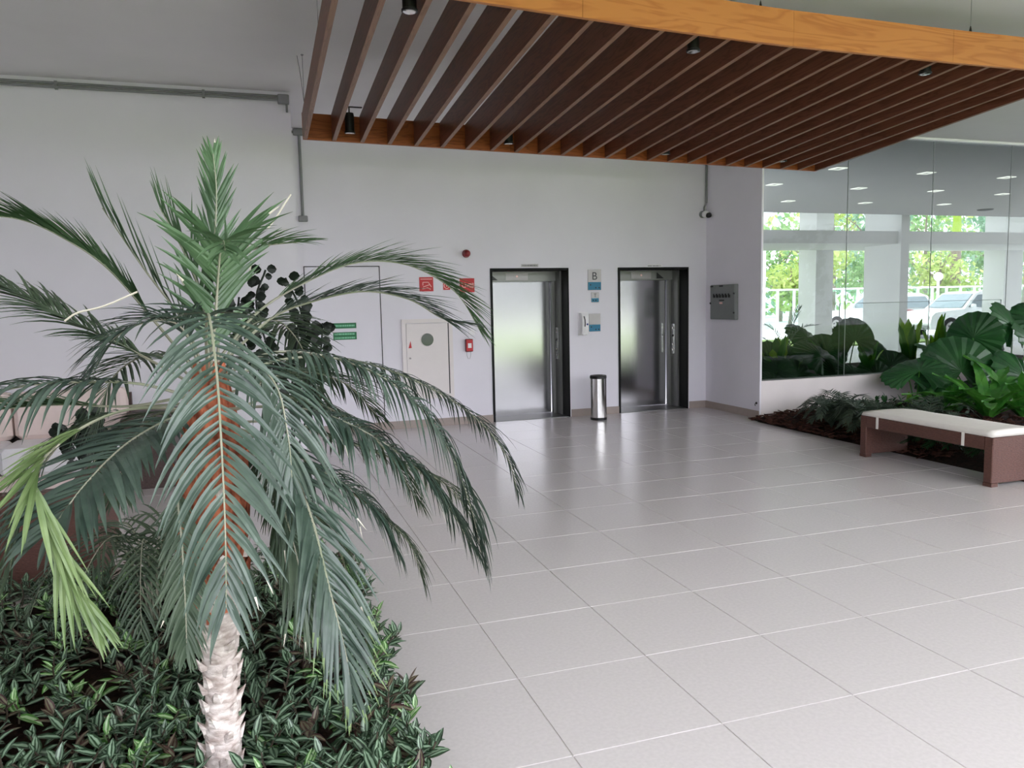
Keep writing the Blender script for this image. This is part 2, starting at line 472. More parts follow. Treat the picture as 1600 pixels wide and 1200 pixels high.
# ---------------------------------------------------------------- suspended slatted canopy
CX0, CX1, NS = .5, 6.15, 24
def cz(y): return 3.02 + .07*(7.1-y)
def yback(x): return 7.10 + (x-CX0)*.069
FRP = [(.3, 4.19), (.5, 4.20), (1.23, 4.262), (1.9, 4.325), (2.34, 4.364), (3.13, 4.415), (3.44, 4.427), (4.8, 4.438), (5.47, 4.432), (6.2, 4.42)]
def yfront(x):
    for (a, ya), (b, yb) in zip(FRP, FRP[1:]):
        if a <= x <= b: return ya + (yb-ya)*(x-a)/(b-a)
    return FRP[-1][1]
CH = .22
can = root('slatted_canopy', (3.3, 5.8, 3.1), 'suspended wooden ceiling canopy of dark slats with a honey-coloured front board', 'canopy')
dx = (CX1-CX0)/(NS-1)
for i in range(NS):
    x = CX0 + i*dx
    y0, y1 = yfront(x)+.03, yback(x)-.0
    w = .0175
    m = MB()
    m.hexa([(x-w, y0, cz(y0)), (x+w, y0, cz(y0)), (x+w, y1, cz(y1)), (x-w, y1, cz(y1)), (x-w, y0, cz(y0)+CH), (x+w, y0, cz(y0)+CH), (x+w, y1, cz(y1)+CH), (x-w, y1, cz(y1)+CH)], 'slat')
    m.m[0] = m.mi('slatlit')  # underside coloured lighter, standing in for light bounced off the floor
    part('slat', m, can)
seams = [.47, 1.9, 3.44, 4.8, 6.2]
for a, b in zip(seams, seams[1:]):
    xs_ = [a+.001] + [p[0] for p in FRP if a+.01 < p[0] < b-.01] + [b-.001]
    m = MB()
    for p, q in zip(xs_, xs_[1:]):
        ya, yb = yfront(p), yfront(q)
        m.hexa([(p, ya, cz(ya)-.004), (q, yb, cz(yb)-.004), (q, yb+.03, cz(yb)-.004), (p, ya+.03, cz(ya)-.004), (p, ya, cz(ya)+CH), (q, yb, cz(yb)+CH), (q, yb+.03, cz(yb)+CH), (p, ya+.03, cz(ya)+CH)], 'fascia')
    part('front_board', m, can, 'honey-coloured front board')
for a, b in ((.48, 2.4), (2.4, 4.3), (4.3, 6.17)):
    ya, yb = yback(a), yback(b)
    m = MB()
    m.hexa([(a, ya, cz(ya)-.003), (b-.002, yb, cz(yb)-.003), (b-.002, yb+.025, cz(yb)-.003), (a, ya+.025, cz(ya)-.003), (a, ya, cz(ya)+CH), (b-.002, yb, cz(yb)+CH), (b-.002, yb+.025, cz(yb)+CH), (a, ya+.025, cz(ya)+CH)], 'backboard')
    part('back_board', m, can)
for x, y in ((.5, 7.02), (.5, 5.45), (3.2, 4.45), (4.97, 4.455), (6.12, 7.3), (3.4, 7.2), (6.14, 5.5)):
    m = MB(); zt = cz(y)+CH
    m.tube([(x, y, zt), (x, y, HC)], .0022, 'grey', 5)
    m.lathe((x, y, zt), [(.006, 0), (.010, .01), (.006, .03), (.003, .045)], 'blackmatt', 8)
    m.lathe((x, y, HC-.012), [(.004, 0), (.012, .006), (.012, .012)], 'grey', 8)
    part('suspension_wire', m, can)
m = MB(); m.tube([(.46, 7.06, HC), (.475, 7.06, HC-.10), (.485, 7.05, HC-.2), (.5, 7.03, cz(7.03)+CH+.05)], .002, 'blackmatt', 5)
part('lamp_cable', m, can)
SPOTS = [(.868, 6.98, 'black cylinder spotlight nearest the left rear corner of the canopy'),
         (2.343, 7.08, 'black spotlight at the rear board, second from the left corner'),
         (4.063, 7.2, 'black spotlight at the rear board above the right elevator'),
         (5.54, 7.28, 'black spotlight at the rear board, nearest the glass wall'),
         (.915, 4.48, 'black spotlight near the top edge, cut by the frame'),
         (2.834, 4.66, 'black spotlight behind the middle of the honey-coloured board'),
         (4.80, 4.68, 'black spotlight behind the right part of the honey-coloured board')]
for x, y, lab in SPOTS:
    zb = cz(y) + (.02 if y < 5 else .03)
    if y < 5: zb -= .02
    r = root('spotlight', (x, y, zb+.2), lab, 'spotlight', 'spotlights in the canopy')
    m = MB(); m.lathe((x, y, zb), [(.046, 0), (.046, .012), (.040, .016), (.040, .15), (.036, .17)], 'blackmatt', 20)
    part('housing', m, r, smooth=False)
    m = MB(); m.lathe((x, y, zb-.004), [(.012, 0), (.032, .001), (.038, .0035)], 'lens', 16)
    part('lamp_lens', m, r, 'silver lens')
    m = MB(); m.tube([(x, y, zb+.17), (x, y, zb+.225)], .006, 'blackmatt', 6)
    m.box((x-dx/2+.012, y-.012, zb+.218), (x+dx/2-.012, y+.012, zb+.226), 'blackmatt')
    part('mount_bracket', m, r)

# ---------------------------------------------------------------- elevators
def elevator(x0, x1, lab, dispx, brk):
    xm = (x0+x1)/2
    r = root('elevator', (xm, DW, 0), lab, 'elevator', 'elevator doors')
    f = .03
    part('door_frame', bx(((x0-f, DW-.012, 0), (x0, DW+.22, EH+f), 'granite'), ((x1, DW-.012, 0), (x1+.012, DW-.0, EH+f), 'granite'), ((x1-.004, DW-.01, 0), (x1+.002, DW+.22, EH), 'granite'), ((x0, DW-.012, EH), (x1, DW+.22, EH+f), 'granite')), r, 'black granite surround')
    yj, yd = DW+.22, DW+.47
    part('jamb', bx(((x1-.03, yj, 0), (x1, yd, EH), 'steel_d'), ((x1-.075, yd-.06, 0), (x1-.03, yd, EH), 'steel_d'), ((x0, yj, 0), (x0+.03, yd, EH), 'steel')), r)
    part('header', bx(((x0+.03, yd-.10, EH-.135), (x1-.03, yd, EH), 'steel_d')), r)
    part('floor_display', bx(((dispx-.16, yd-.108, EH-.115), (dispx+.16, yd-.1, EH-.02), 'plate')), r, 'small grey indicator')
    m = MB(); m.lathe((dispx, yd-.112, EH-.065), [(.014, 0), (.014, .006)], 'pinkline', 12, 'y'); part('indicator_dot', m, r)
    m = MB(); b = brk
    m.add([(b, yd-.11, EH-.03), (b, yd-.11, EH-.115), (b+.11, yd-.11, EH-.115), (b, yd-.125, EH-.03), (b, yd-.125, EH-.115), (b+.11, yd-.125, EH-.115)], [(0, 1, 2), (5, 4, 3), (0, 3, 4, 1), (1, 4, 5, 2), (2, 5, 3, 0)], 'black'); part('corner_bracket', m, r)
    w = (x1-.075 - x0-.03)
    for k in range(2):
        a = x0+.03+w*k/2; yk = yd+.0+k*.02
        part('door_panel', bx(((a+.0015, yk, .012), (a+w/2-.0015, yk+.03, EH-.135), 'steel')), r)
    part('sill', bx(((x0, DW-.0, -.002), (x1, yd+.1, .006), 'steel_d')), r)
    # call button plate on the jamb
    yb = (yj+yd)/2
    part('call_plate', bx(((x1-.036, yb-.045, .78), (x1-.03, yb+.045, 1.22), 'steel')), r)
    for z in (1.16, 1.05, .92, .84):
        m = MB(); m.lathe((x1-.045, yb, z), [(.016, 0), (.018, .004), (.018, .009)], 'chrome' if z != 1.05 else 'black', 12, 'x'); part('call_button', m, r)
    return r
elevator(*E1, 'left elevator with closed steel doors, next to the red call box', 3.45, 3.06)
elevator(*E2, 'right elevator with closed steel doors, next to the corner with the camera', 5.35, 5.60)
for (a, b, z0, z1, lab, key) in ((3.39, 3.63, 2.045, 2.083, 'tiny grey lettered plaque above the left elevator', 'plate'), (5.25, 5.49, 2.03, 2.068, 'tiny pale lettered plaque above the right elevator', 'white')):
    r = root('plaque', ((a+b)/2, DW, z0), lab, 'sign')
    part('plate', bx(((a, DW-.004, z0), (b, DW, z1), key)), r)
    m = MB(); x = a+.012; random.seed(int(a*100))
    while x < b-.02:
        w = random.choice((.007, .009, .012)); m.box((x, DW-.005, z0+.012), (x+w, DW-.004, z1-.011), 'darkprint' if key == 'plate' else 'grey'); x += w+random.choice((.003, .003, .009))
    part('small_print', m, r)

# ---------------------------------------------------------------- signs between the elevators
def braille_sign(x0, x1, z0, z1, zt, lab, letter=None, dots=()):
    r = root('floor_sign', ((x0+x1)/2, DW, z0), lab, 'sign', 'tactile signs between the elevators')
    part('plate', bx(((x0, DW-.006, z0), (x1, DW, z1), 'plate', .004)), r)
    part('teal_band', bx(((x0+.004, DW-.008, z0+.004), (x1-.004, DW-.006, zt), 'teal')), r)
    for (fx, fz) in dots:
        m = MB(); m.lathe((x0+fx*(x1-x0), DW-.011, z0+fz*(zt-z0)), [(.006, 0), (.010, .003)], 'darkprint', 10, 'y'); part('dot', m, r)
    if letter: text_part(letter, letter_size(letter, z1-zt), ((x0+x1)/2, DW-.007, zt+(z1-zt)*.45), 'darkprint', r)
    return r
def letter_size(t, h): return h*.88
braille_sign(4.345, 4.545, 1.725, 2.005, 1.835, 'larger grey metal sign with letter B above a teal band', 'B', ((.2, .66), (.6, .3), (.84, .3)))
braille_sign(4.395, 4.51, 1.56, 1.695, 1.615, 'smallest grey and teal sign, with letter T', 'T', ((.25, .5), (.6, .5)))
braille_sign(4.355, 4.53, 1.16, 1.405, 1.255, 'grey and teal sign without a letter beside the soap dispenser', None, ((.2, .66), (.6, .3), (.84, .3)))
# soap dispenser
r = root('soap_dispenser', (4.265, DW, 1.12), 'white wall dispenser with dark curved window, left of the lowest teal sign', 'dispenser')
m = MB()
for i in range(9):
    pass
prof = [(1.125, .05), (1.15, .085), (1.20, .095), (1.30, .10), (1.38, .09), (1.42, .06)]
vs, fs = [], []
for (z, d) in prof:
    for fx in (0, .12, .5, .88, 1):
        dd = d if 0 < fx < 1 else d*.55
        if fx == .5: dd = d*1.06
        vs.append((4.205+fx*.12, DW-dd, z))
n5 = 5
for i in range(len(prof)-1):
    for k in range(4): fs.append((i*n5+k, i*n5+k+1, (i+1)*n5+k+1, (i+1)*n5+k))
b0 = len(vs)
for (z, d) in prof: vs += [(4.205, DW, z), (4.325, DW, z)]
for i in range(len(prof)-1):
    fs.append((i*n5, (i+1)*n5, b0+2*i+2, b0+2*i)); fs.append((i*n5+4, b0+2*i+1, b0+2*i+3, (i+1)*n5+4))
fs.append((0, b0, b0+1, 4, 3, 2, 1)); t = (len(prof)-1)*n5; fs.append((t, t+1, t+2, t+3, t+4, b0+len(prof)*2-1, b0+len(prof)*2-2))
m.add(vs, fs, 'white'); part('body', m, r)
part('back_plate', bx(((4.195, DW-.012, 1.115), (4.335, DW, 1.43), 'white')), r)
m = MB(); m.tube([(4.243, DW-.098, 1.375), (4.252, DW-.109, 1.33), (4.255, DW-.11, 1.28), (4.252, DW-.107, 1.235)], .007, 'black', 6); part('level_window', m, r, 'dark curved slit')
m = MB(); m.lathe((4.29, DW-.113, 1.265), [(.006, 0), (.013, .006), (.013, .016)], 'blue', 12, 'y'); part('badge', m, r, 'small blue dot')
part('push_bar', bx(((4.225, DW-.085, 1.12), (4.305, DW-.03, 1.15), 'white', .008)), r)
# waste bin
r = root('waste_bin', (4.31, 9.44, 0), 'cylindrical polished steel bin with black lid between the elevators', 'bin')
m = MB(); m.lathe((4.31, 9.44, .03), [(.106, 0), (.107, .005), (.107, .52)], 'chrome', 36); part('body', m, r, smooth=False)
m = MB(); m.lathe((4.31, 9.44, 0), [(.108, 0), (.11, .004), (.11, .03), (.106, .034)], 'black', 36); part('base_ring', m, r)
m = MB(); m.lathe((4.31, 9.44, .55), [(.108, 0), (.112, .004), (.112, .032), (.104, .044), (.07, .044), (.066, .03), (.01, .028)], 'black', 36); part('lid', m, r)

# ---------------------------------------------------------------- red signs, siren, call box, hose cabinet
r = root('siren', (2.64, DW, 2.2), 'round dark red fire siren high on the wall', 'siren')
m = MB(); m.lathe((2.64, DW-.02, 2.22), [(.05, 0), (.052, .004), (.052, .02)], 'reddark', 20, 'y'); part('base', m, r)
m = MB(); m.lathe((2.64, DW-.09, 2.22), [(.012, 0), (.036, .01), (.046, .035), (.046, .07)], 'reddark', 20, 'y'); m.smooth = True; part('dome', m, r)
def red_sign(x0, x1, z0, z1, lab):
    r = root('fire_sign', ((x0+x1)/2, DW, z0), lab, 'sign', 'red fire signs')
    part('plate', bx(((x0, DW-.005, z0), (x1, DW, z1), 'red')), r)
    return r
r = red_sign(2.545, 2.74, 1.725, 1.905, 'red square sign with pale horn outline, nearest the left elevator')
y = DW-.0075
def line(m, a, b, w=.007, key='pinkline'):
    a, b = V3((a[0], y, a[1])), V3((b[0], y, b[1])); d = (b-a).normalized(); s = V3((-d.z, 0, d.x))*w/2
    t = V3((0, .0024, 0))
    m.hexa([a-s, b-s, b-s+t, a-s+t, a+s, b+s, b+s+t, a+s+t], key)
m = MB()
for a, b in (((2.565, 1.845), (2.62, 1.845)), ((2.62, 1.845), (2.62, 1.79)), ((2.62, 1.79), (2.585, 1.79)), ((2.565, 1.845), (2.585, 1.79)), ((2.62, 1.825), (2.725, 1.84)), ((2.62, 1.805), (2.725, 1.785)), ((2.725, 1.84), (2.725, 1.785)), ((2.64, 1.825), (2.72, 1.825)), ((2.64, 1.815), (2.715, 1.80))):
    line(m, a, b)
part('horn_print', m, r, 'pale horn outline')
r = red_sign(2.325, 2.415, 1.76, 1.865, 'small red sign with a pale ring, middle of the three red signs')
m = MB()
for k in range(16):
    a0, a1 = 2*math.pi*k/16, 2*math.pi*(k+1)/16
    line(m, (2.37+.034*math.cos(a0), 1.812+.034*math.sin(a0)), (2.37+.034*math.cos(a1), 1.812+.034*math.sin(a1)), .007)
m.lathe((2.37, y-.001, 1.812), [(.008, 0), (.01, .003)], 'pinkline', 10, 'y')
part('ring_print', m, r)
r = red_sign(2.015, 2.195, 1.745, 1.925, 'red square sign behind palm leaf tips, leftmost of three red signs')
m = MB()
for a, b in (((2.03, 1.90), (2.18, 1.90)), ((2.06, 1.86), (2.13, 1.86)), ((2.06, 1.86), (2.06, 1.82)), ((2.13, 1.86), (2.17, 1.80)), ((2.06, 1.80), (2.15, 1.83)), ((2.05, 1.775), (2.12, 1.79)), ((2.12, 1.79), (2.16, 1.77))): line(m, a, b, .008)
part('pictogram', m, r)
r = root('call_box', (2.64, DW, .95), 'red emergency call box with white label and hanging wire', 'call box')
part('housing', bx(((2.592, DW-.05, .955), (2.69, DW, 1.12), 'reddark', .008)), r)
part('front_cover', bx(((2.60, DW-.056, .965), (2.682, DW-.05, 1.11), 'red')), r)
part('label_plate', bx(((2.618, DW-.06, 1.005), (2.665, DW-.056, 1.065), 'white')), r)
m = MB(); m.tube([(2.605, DW-.03, .957), (2.607, DW-.035, .91), (2.62, DW-.038, .865), (2.645, DW-.038, .865), (2.658, DW-.035, .91), (2.66, DW-.03, .957)], .0022, 'grey', 5); part('wire_loop', m, r)
r = root('wall_plate', (2.685, DW, 1.16), 'blank white wall plate above the red call box', 'cover plate')
part('plate', bx(((2.645, DW-.008, 1.165), (2.725, DW, 1.275), 'white', .004)), r)
# hose cabinet
r = root('hose_cabinet', (2.09, DW, .37), 'cream hose cabinet with round porthole in its door', 'cabinet')
part('frame', bx(((1.765, DW-.03, .37), (1.815, DW, 1.395), 'doorwhite'), ((2.375, DW-.03, .37), (2.425, DW, 1.395), 'doorwhite'), ((1.815, DW-.03, 1.345), (2.375, DW, 1.395), 'doorwhite'), ((1.815, DW-.03, .37), (2.375, DW, .42), 'doorwhite')), r)
door = part('door', bx(((1.822, DW-.022, .425), (2.362, DW-.006, 1.338), 'doorwhite')), r)
part('door_gap', bx(((2.362, DW-.023, .425), (2.375, DW-.004, 1.338), 'darkprint')), r)
m = MB(); m.lathe((2.09, DW-.028, 1.13), [(.084, 0), (.094, .003), (.094, .006)], 'doorwhite', 28, 'y'); part('porthole_rim', m, door)
m = MB(); m.lathe((2.09, DW-.032, 1.13), [(.080, 0), (.081, .004)], 'darkglass', 28, 'y'); part('porthole_glass', m, door, 'dark round glass')
m = MB(); m.add([(1.845, DW-.026, 1.03), (1.885, DW-.026, 1.03), (1.872, DW-.026, 1.12), (1.845, DW-.022, 1.03), (1.885, DW-.022, 1.03), (1.872, DW-.022, 1.12)], [(0, 1, 2), (5, 4, 3), (0, 3, 4, 1), (1, 4, 5, 2), (2, 5, 3, 0)], 'red'); part('warning_sticker', m, door, 'red triangle sticker')
m = MB(); m.lathe((1.86, DW-.045, .9), [(.012, 0), (.012, .02)], 'plate', 10, 'y'); part('handle', m, door)
# flush service door with dark outline and green notices
r = root('door_1', (1.05, DW, 0), 'flush white service door with a thin dark outline', None, kind='structure')
part('door_leaf', bx(((.61, DW-.004, .11), (1.505, DW, 2.055), 'wall')), r)
part('door_gap', bx(((.597, DW-.006, 0), (.607, DW, 2.07), 'darkprint'), ((1.508, DW-.006, 0), (1.518, DW, 2.07), 'darkprint'), ((.607, DW-.006, 2.06), (1.508, DW, 2.07), 'darkprint')), r)
for (z0, z1, n, lab) in ((1.305, 1.372, 1, 'upper narrow green notice strip on the service door'), (1.165, 1.258, 2, 'lower, taller green notice strip on the service door')):
    q = root('green_sign', (1.06, DW, z0), lab, 'sign', 'green notices')
    part('plate', bx(((.915, DW-.010, z0), (1.20, DW-.004, z1), 'green')), q)
    for k in range(n):
        zc = z0+(z1-z0)*(k+.5)/n
        m = MB(); x = .93; random.seed(k+n)
        while x < 1.17:
            w = random.choice((.012, .02, .03)); m.box((x, DW-.0115, zc-.011), (x+w, DW-.010, zc+.011), 'greenlt'); x += w+.004
        part('small_print', m, q)

# ---------------------------------------------------------------- conduits and camera
r = root('conduit', (-3, 8.22, 3.62), 'pair of grey conduits along the top of the left wall ending in a box', 'conduit')
for z in (3.615, 3.648):
    m = MB(); m.tube([(-6.9, 8.222, z), (.33, 8.222, z)], .013, 'grey', 8); part('pipe', m, r)
part('junction_box', bx(((.33, 8.19, 3.575), (.44, 8.25, 3.665), 'grey', .008)), r)
m = MB(); m.tube([(.415, 8.225, 3.575), (.415, 8.225, 3.50)], .011, 'grey', 8); part('pipe', m, r)
for x in (-1.6, -.35, -3.2): part('clip', bx(((x-.012, 8.21, 3.595), (x+.012, 8.25, 3.667), 'grey')), r)
r = root('conduit', (.62, DW, 2.6), 'short grey conduit dropping to a switch box behind the canopy corner', 'conduit')
m = MB(); m.tube([(.45, DW-.02, 3.65), (.58, DW-.02, 3.65)], .015, 'grey', 8); part('pipe', m, r)
part('elbow_box', bx(((.55, DW-.045, 3.61), (.665, DW, 3.69), 'grey', .008)), r)
m = MB(); m.tube([(.62, DW-.02, 3.61), (.62, DW-.02, 2.66)], .017, 'grey', 8); part('pipe', m, r)
part('switch_box', bx(((.565, DW-.05, 2.60), (.675, DW, 2.67), 'grey', .008)), r)
r = root('security_camera', (6.15, DW-.1, 2.85), 'small white and black security camera hanging from a conduit in the corner', 'camera')
m = MB(); m.tube([(6.185, DW-.02, HC), (6.185, DW-.02, 2.93)], .015, 'grey', 8); part('conduit_pipe', m, r)
m = MB(); m.tube([(6.185, DW-.02, 2.94), (6.17, DW-.03, 2.9), (6.14, DW-.035, 2.86), (6.135, DW-.04, 2.80)], .009, 'grey', 7); m.tube([(6.185, DW-.02, 2.93), (6.175, DW-.03, 2.87), (6.16, DW-.05, 2.82)], .007, 'white', 7); part('cable', m, r)
m = MB(); m.lathe((6.13, DW-.05, 2.77), [(.045, 0), (.05, .01), (.05, .05)], 'panelgrey', 18, 'y'); part('mount_base', m, r)
m = MB(); m.lathe((6.135, DW-.13, 2.765), [(.03, 0), (.048, .02), (.05, .05), (.042, .085)], 'white', 18, 'y'); m.smooth = True; part('body', m, r)
m = MB(); m.lathe((6.148, DW-.165, 2.745), [(.03, 0), (.036, .006), (.036, .045)], 'black', 16, 'y'); part('camera_lens', m, r, 'black lens')
# grey electrical panel on the return wall
r = root('electrical_panel', (XJ, 9.33, 1.27), 'grey electrical panel with a row of black breakers on the return wall', 'panel')
part('housing', bx(((XJ-.05, 9.035, 1.285), (XJ, 9.64, 1.765), 'panelgrey', .006)), r)
part('front_cover', bx(((XJ-.056, 9.045, 1.295), (XJ-.05, 9.63, 1.755), 'panelgrey')), r)
for k in range(6):
    yk = 9.53-k*.072
    m = bx(((XJ-.064, yk-.02, 1.585), (XJ-.056, yk+.02, 1.622), 'black'), ((XJ-.07, yk-.006, 1.60), (XJ-.062, yk+.016, 1.64), 'black')); part('breaker', m, r)
part('label_strip', bx(((XJ-.058, 9.29, 1.54), (XJ-.056, 9.41, 1.558), 'darkprint'), ((XJ-.058, 9.33, 1.50), (XJ-.056, 9.40, 1.525), 'pinkline')), r)
for yk, zk in ((9.055, 1.64), (9.055, 1.38), (9.625, 1.51)):
    m = MB(); m.lathe((XJ-.066, yk, zk), [(.012, 0), (.014, .01)], 'black', 10, 'x'); part('latch', m, r)
part('top_label', bx(((XJ-.058, 9.56, 1.735), (XJ-.056, 9.63, 1.752), 'darkprint'), ((XJ-.058, 9.32, 1.735), (XJ-.056, 9.41, 1.755), 'darkprint')), r)
r = root('cable_outlet', (XJ-.01, GY+.05, .18), 'tiny black cable outlet low on the corner of the return wall', 'outlet')
m = MB(); m.lathe((XJ-.014, GY+.06, .2), [(.012, 0), (.016, .006), (.016, .014)], 'black', 12, 'x'); part('socket', m, r)
m = MB(); m.tube([(XJ-.014, GY+.06, .2), (XJ-.03, GY+.055, .19), (XJ-.028, GY+.05, .165)], .005, 'black', 6); part('cable_stub', m, r)

# ---------------------------------------------------------------- bench
def bench(P, L, lab):
    x0, y0 = P; x1, y1 = x0+.52, y0+L
    r = root('bench', ((x0+x1)/2, (y0+y1)/2, 0), lab, 'bench')
    m = MB(); m.box((x0, y0+.08, .30), (x1, y1-.08, .405), 'wicker'); m.box((x0+.01, y0+.075, .295), (x1-.01, y1-.075, .30), 'wickerd'); part('seat_frame', m, r)
    for (a, b) in ((y0, y0+.08), (y1-.08, y1)):
        m = bx(((x0, a, .03), (x1, b, .405), 'wicker', .006), ((x0, a, 0), (x0+.07, b, .03), 'wicker'), ((x1-.07, a, 0), (x1, b, .03), 'wicker')); part('end_panel', m, r)
    cu = MB(); n, k = 22, 9
    vs, fs = [], []
    for lay in (0, 1):
        for i in range(n+1):
            for j in range(k+1):
                u, v = i/n, j/k
                ex = .012 if lay else 0
                px_ = x0+.0+ex+(x1-x0-2*ex)*v; py_ = y0+.01+ex+(y1-y0-.02-2*ex)*u
                e = min(u, 1-u)*n/2.2; e2 = min(v, 1-v)*k/2.2
                edge = min(1, e)*.5+min(1, e2)*.5
                pz = .409 if not lay else .442+.012*edge+.004*noise.noise((px_*5, py_*5, 0)) + .012*max(0, 1-(u*n)/2.5)
                vs.append((px_, py_, pz))
    N = (n+1)*(k+1)
    for i in range(n):
        for j in range(k):
            a = i*(k+1)+j
            fs.append((a, a+k+1, a+k+2, a+1)); fs.append((N+a, N+a+1, N+a+k+2, N+a+k+1))
    for i in range(n):
        a = i*(k+1); fs.append((a, N+a, N+a+k+1, a+k+1)); a += k; fs.append((a, a+k+1, N+a+k+1, N+a))
    for j in range(k):
        fs.append((j, j+1, N+j+1, N+j)); a = n*(k+1)+j; fs.append((a, N+a, N+a+1, a+1))
    cu.add(vs, fs, 'cushion'); cu.smooth = True
    c = part('cushion', cu, r, 'off-white seat cushion')
    for yy in (y0+.28, y1-.22):
        m = bx(((x0-.006, yy-.013, .30), (x0-.001, yy+.013, .415), 'cushion')); part('strap', m, c)
    return r
bench((5.6, 4.66), 1.45, 'brown woven bench with an off-white cushion, by the planting bed')

# ---------------------------------------------------------------- seating behind the palm
r = root('sofa', (-1.9, 5.1, 0), 'brown woven sofa backing onto the planting bed behind the palm', 'sofa', 'woven sofas')
part('back_panel', bx(((-2.9, 4.8, .03), (-.92, 4.92, .585), 'wicker', .012)), r)
part('seat_frame', bx(((-2.72, 4.92, .03), (-1.08, 5.6, .30), 'wicker', .01)), r)
for a, b in ((-1.08, -.92), (-2.9, -2.72)): part('arm', bx(((a, 4.92, .03), (b, 5.6, .585), 'wicker', .012)), r)
part('seat_cushion', bx(((-2.7, 4.94, .30), (-1.1, 5.6, .42), 'cushion', .03)), r, 'off-white seat cushion')
for x in (-2.85, -1.0):
    for yy in (4.84, 5.52): part('foot', bx(((x, yy, 0), (x+.05, yy+.05, .03), 'blackmatt')), r)
r = root('sofa', (-2.0, 7.8, 0), 'cream cushioned sofa with a dark woven arm against the left wall', 'sofa', 'woven sofas')
part('seat_frame', bx(((-3.3, 7.5, .03), (-1.16, 8.2, .20), 'cream', .01)), r)
for a, b in ((-1.16, -.74), (-3.6, -3.3)): part('arm', bx(((a, 7.45, .0), (b, 8.2, .64), 'wickerd', .012)), r, 'dark woven arm')
for a, b in ((-3.28, -2.12), (-2.1, -1.18)):
    part('seat_cushion', bx(((a, 7.44, .20), (b, 8.0, .44), 'white', .03)), r)
    part('back_cushion', bx(((a, 7.95, .44), (b, 8.18, .86), 'cream', .04)), r, 'pinkish cream back cushion')
part('back_panel', bx(((-3.3, 8.18, .03), (-1.16, 8.235, .8), 'wickerd')), r)
# reflected recessed ceiling lights, built beyond the glass
LG = [(9.46, 12.67, 'left-hand square, nearest the return wall,'), (11.55, 12.8, 'square, front of the wide pillar,'), (9.41, 10.91, 'square, half hidden by the canopy corner,'), (11.38, 10.99, 'largest-looking square'), (13.53, 12.82, 'square, just beyond the largest-looking one,'), (13.39, 11.1, 'square, nearest the frame edge,'), (11.4, 14.77, 'faint distant square, nearest the return wall,'), (15.54, 12.96, 'square, crossed by a glass joint,'), (15.75, 14.67, 'faint distant square, right of the wide pillar,'), (13.5, 14.75, 'faint distant square, above the wide pillar,')]
for x, y, _ in LG:
    r = root('recessed_light', (x, y, HC), _ + ' recessed ceiling light reflected in the wall, built behind the glass', 'ceiling light', 'recessed lights beyond the glass')
    h = .11
    part('frame', bx(((x-h, y-h, HC-.012), (x+h, y-h+.05, HC), 'lamp'), ((x-h, y+h-.05, HC-.012), (x+h, y+h, HC), 'lamp'), ((x-h, y-h+.05, HC-.012), (x-h+.05, y+h-.05, HC), 'lamp'), ((x+h-.05, y-h+.05, HC-.012), (x+h, y+h-.05, HC), 'lamp')), r)
    part('reflector', bx(((x-h+.05, y-h+.05, HC-.006), (x+h-.05, y+h-.05, HC), 'reflector')), r)
r = root('ceiling_vent', (18.3, 15.2, HC), 'small dark round ceiling fitting beyond the glass', 'vent')
m = MB(); m.lathe((17.9, 15.4, HC-.03), [(.12, 0), (.18, .012), (.19, .03)], 'grey', 20); part('cover', m, r)
# ---------------------------------------------------------------- plants: helpers
UP = V3((0, 0, 1))
def catmull(P, per=8):
    P = [V3(p) for p in P]
    Q = [P[0]*2-P[1]] + P + [P[-1]*2-P[-2]]
    out = []
    for i in range(1, len(Q)-2):
        a, b, c, d = Q[i-1], Q[i], Q[i+1], Q[i+2]
        for k in range(per):
            t = k/per
            out.append(.5*((2*b)+(c-a)*t+(2*a-5*b+4*c-d)*t*t+(3*b-a-3*c+d)*t**3))
    out.append(P[-1])
    L = [0]
    for p, q in zip(out, out[1:]): L.append(L[-1]+(q-p).length)
    return out, L
def at_len(C, L, s):
    s = max(0, min(s, L[-1]-1e-6))
    for i in range(len(L)-1):
        if L[i+1] >= s:
            t = (s-L[i])/max(1e-9, L[i+1]-L[i]); return C[i].lerp(C[i+1], t), (C[i+1]-C[i]).normalized()
    return C[-1], (C[-1]-C[-2]).normalized()
def strip(mb, p, d, nrm, L, W, droop, key, segs=5, tipkey=None, prof=(.45, .9, 1, .9, .62, .06), fold=.18, uvs=False):
    d = d.normalized(); p = V3(p); step = L/segs
    vs, uv = [], []
    for i in range(segs+1):
        s = d.cross(nrm)
        if s.length < 1e-4: s = d.orthogonal()
        s.normalize(); n2 = s.cross(d)
        if n2.z < 0 and abs(d.z) < .8: n2 = -n2
        w = W*.5*prof[min(len(prof)-1, round(i*(len(prof)-1)/segs))]
        vs += [p-s*w, p-n2*w*fold*2, p+s*w]; uv += [1, 0, 1]
        p = p+d*step
        d = (d+V3((0, 0, -1))*droop/segs).normalized()
    for i in range(segs):
        a = i*3
        k = tipkey if (tipkey and i == segs-1) else key
        mb.add(vs[a:a+6], [(0, 1, 4, 3), (1, 2, 5, 4)], k)
    if uvs:
        if mb.uv is None: mb.uv = []
        for i in range(segs): mb.uv += uv[i*3:i*3+6]
def frame_at(T, out):
    h = V3((T.x, T.y, 0))
    o = h.normalized() if h.length > .2 else out
    if h.length <= .5 and o.dot(out) < 0 and T.z < 0: o = out
    s = max(-1, min(1, T.z)); c = math.sqrt(max(0, 1-s*s))
    N = (o*-s+UP*c).normalized()
    side = T.cross(N)
    if side.length < 1e-4: side = T.orthogonal()
    side.normalize()
    return side, side.cross(T).normalized()
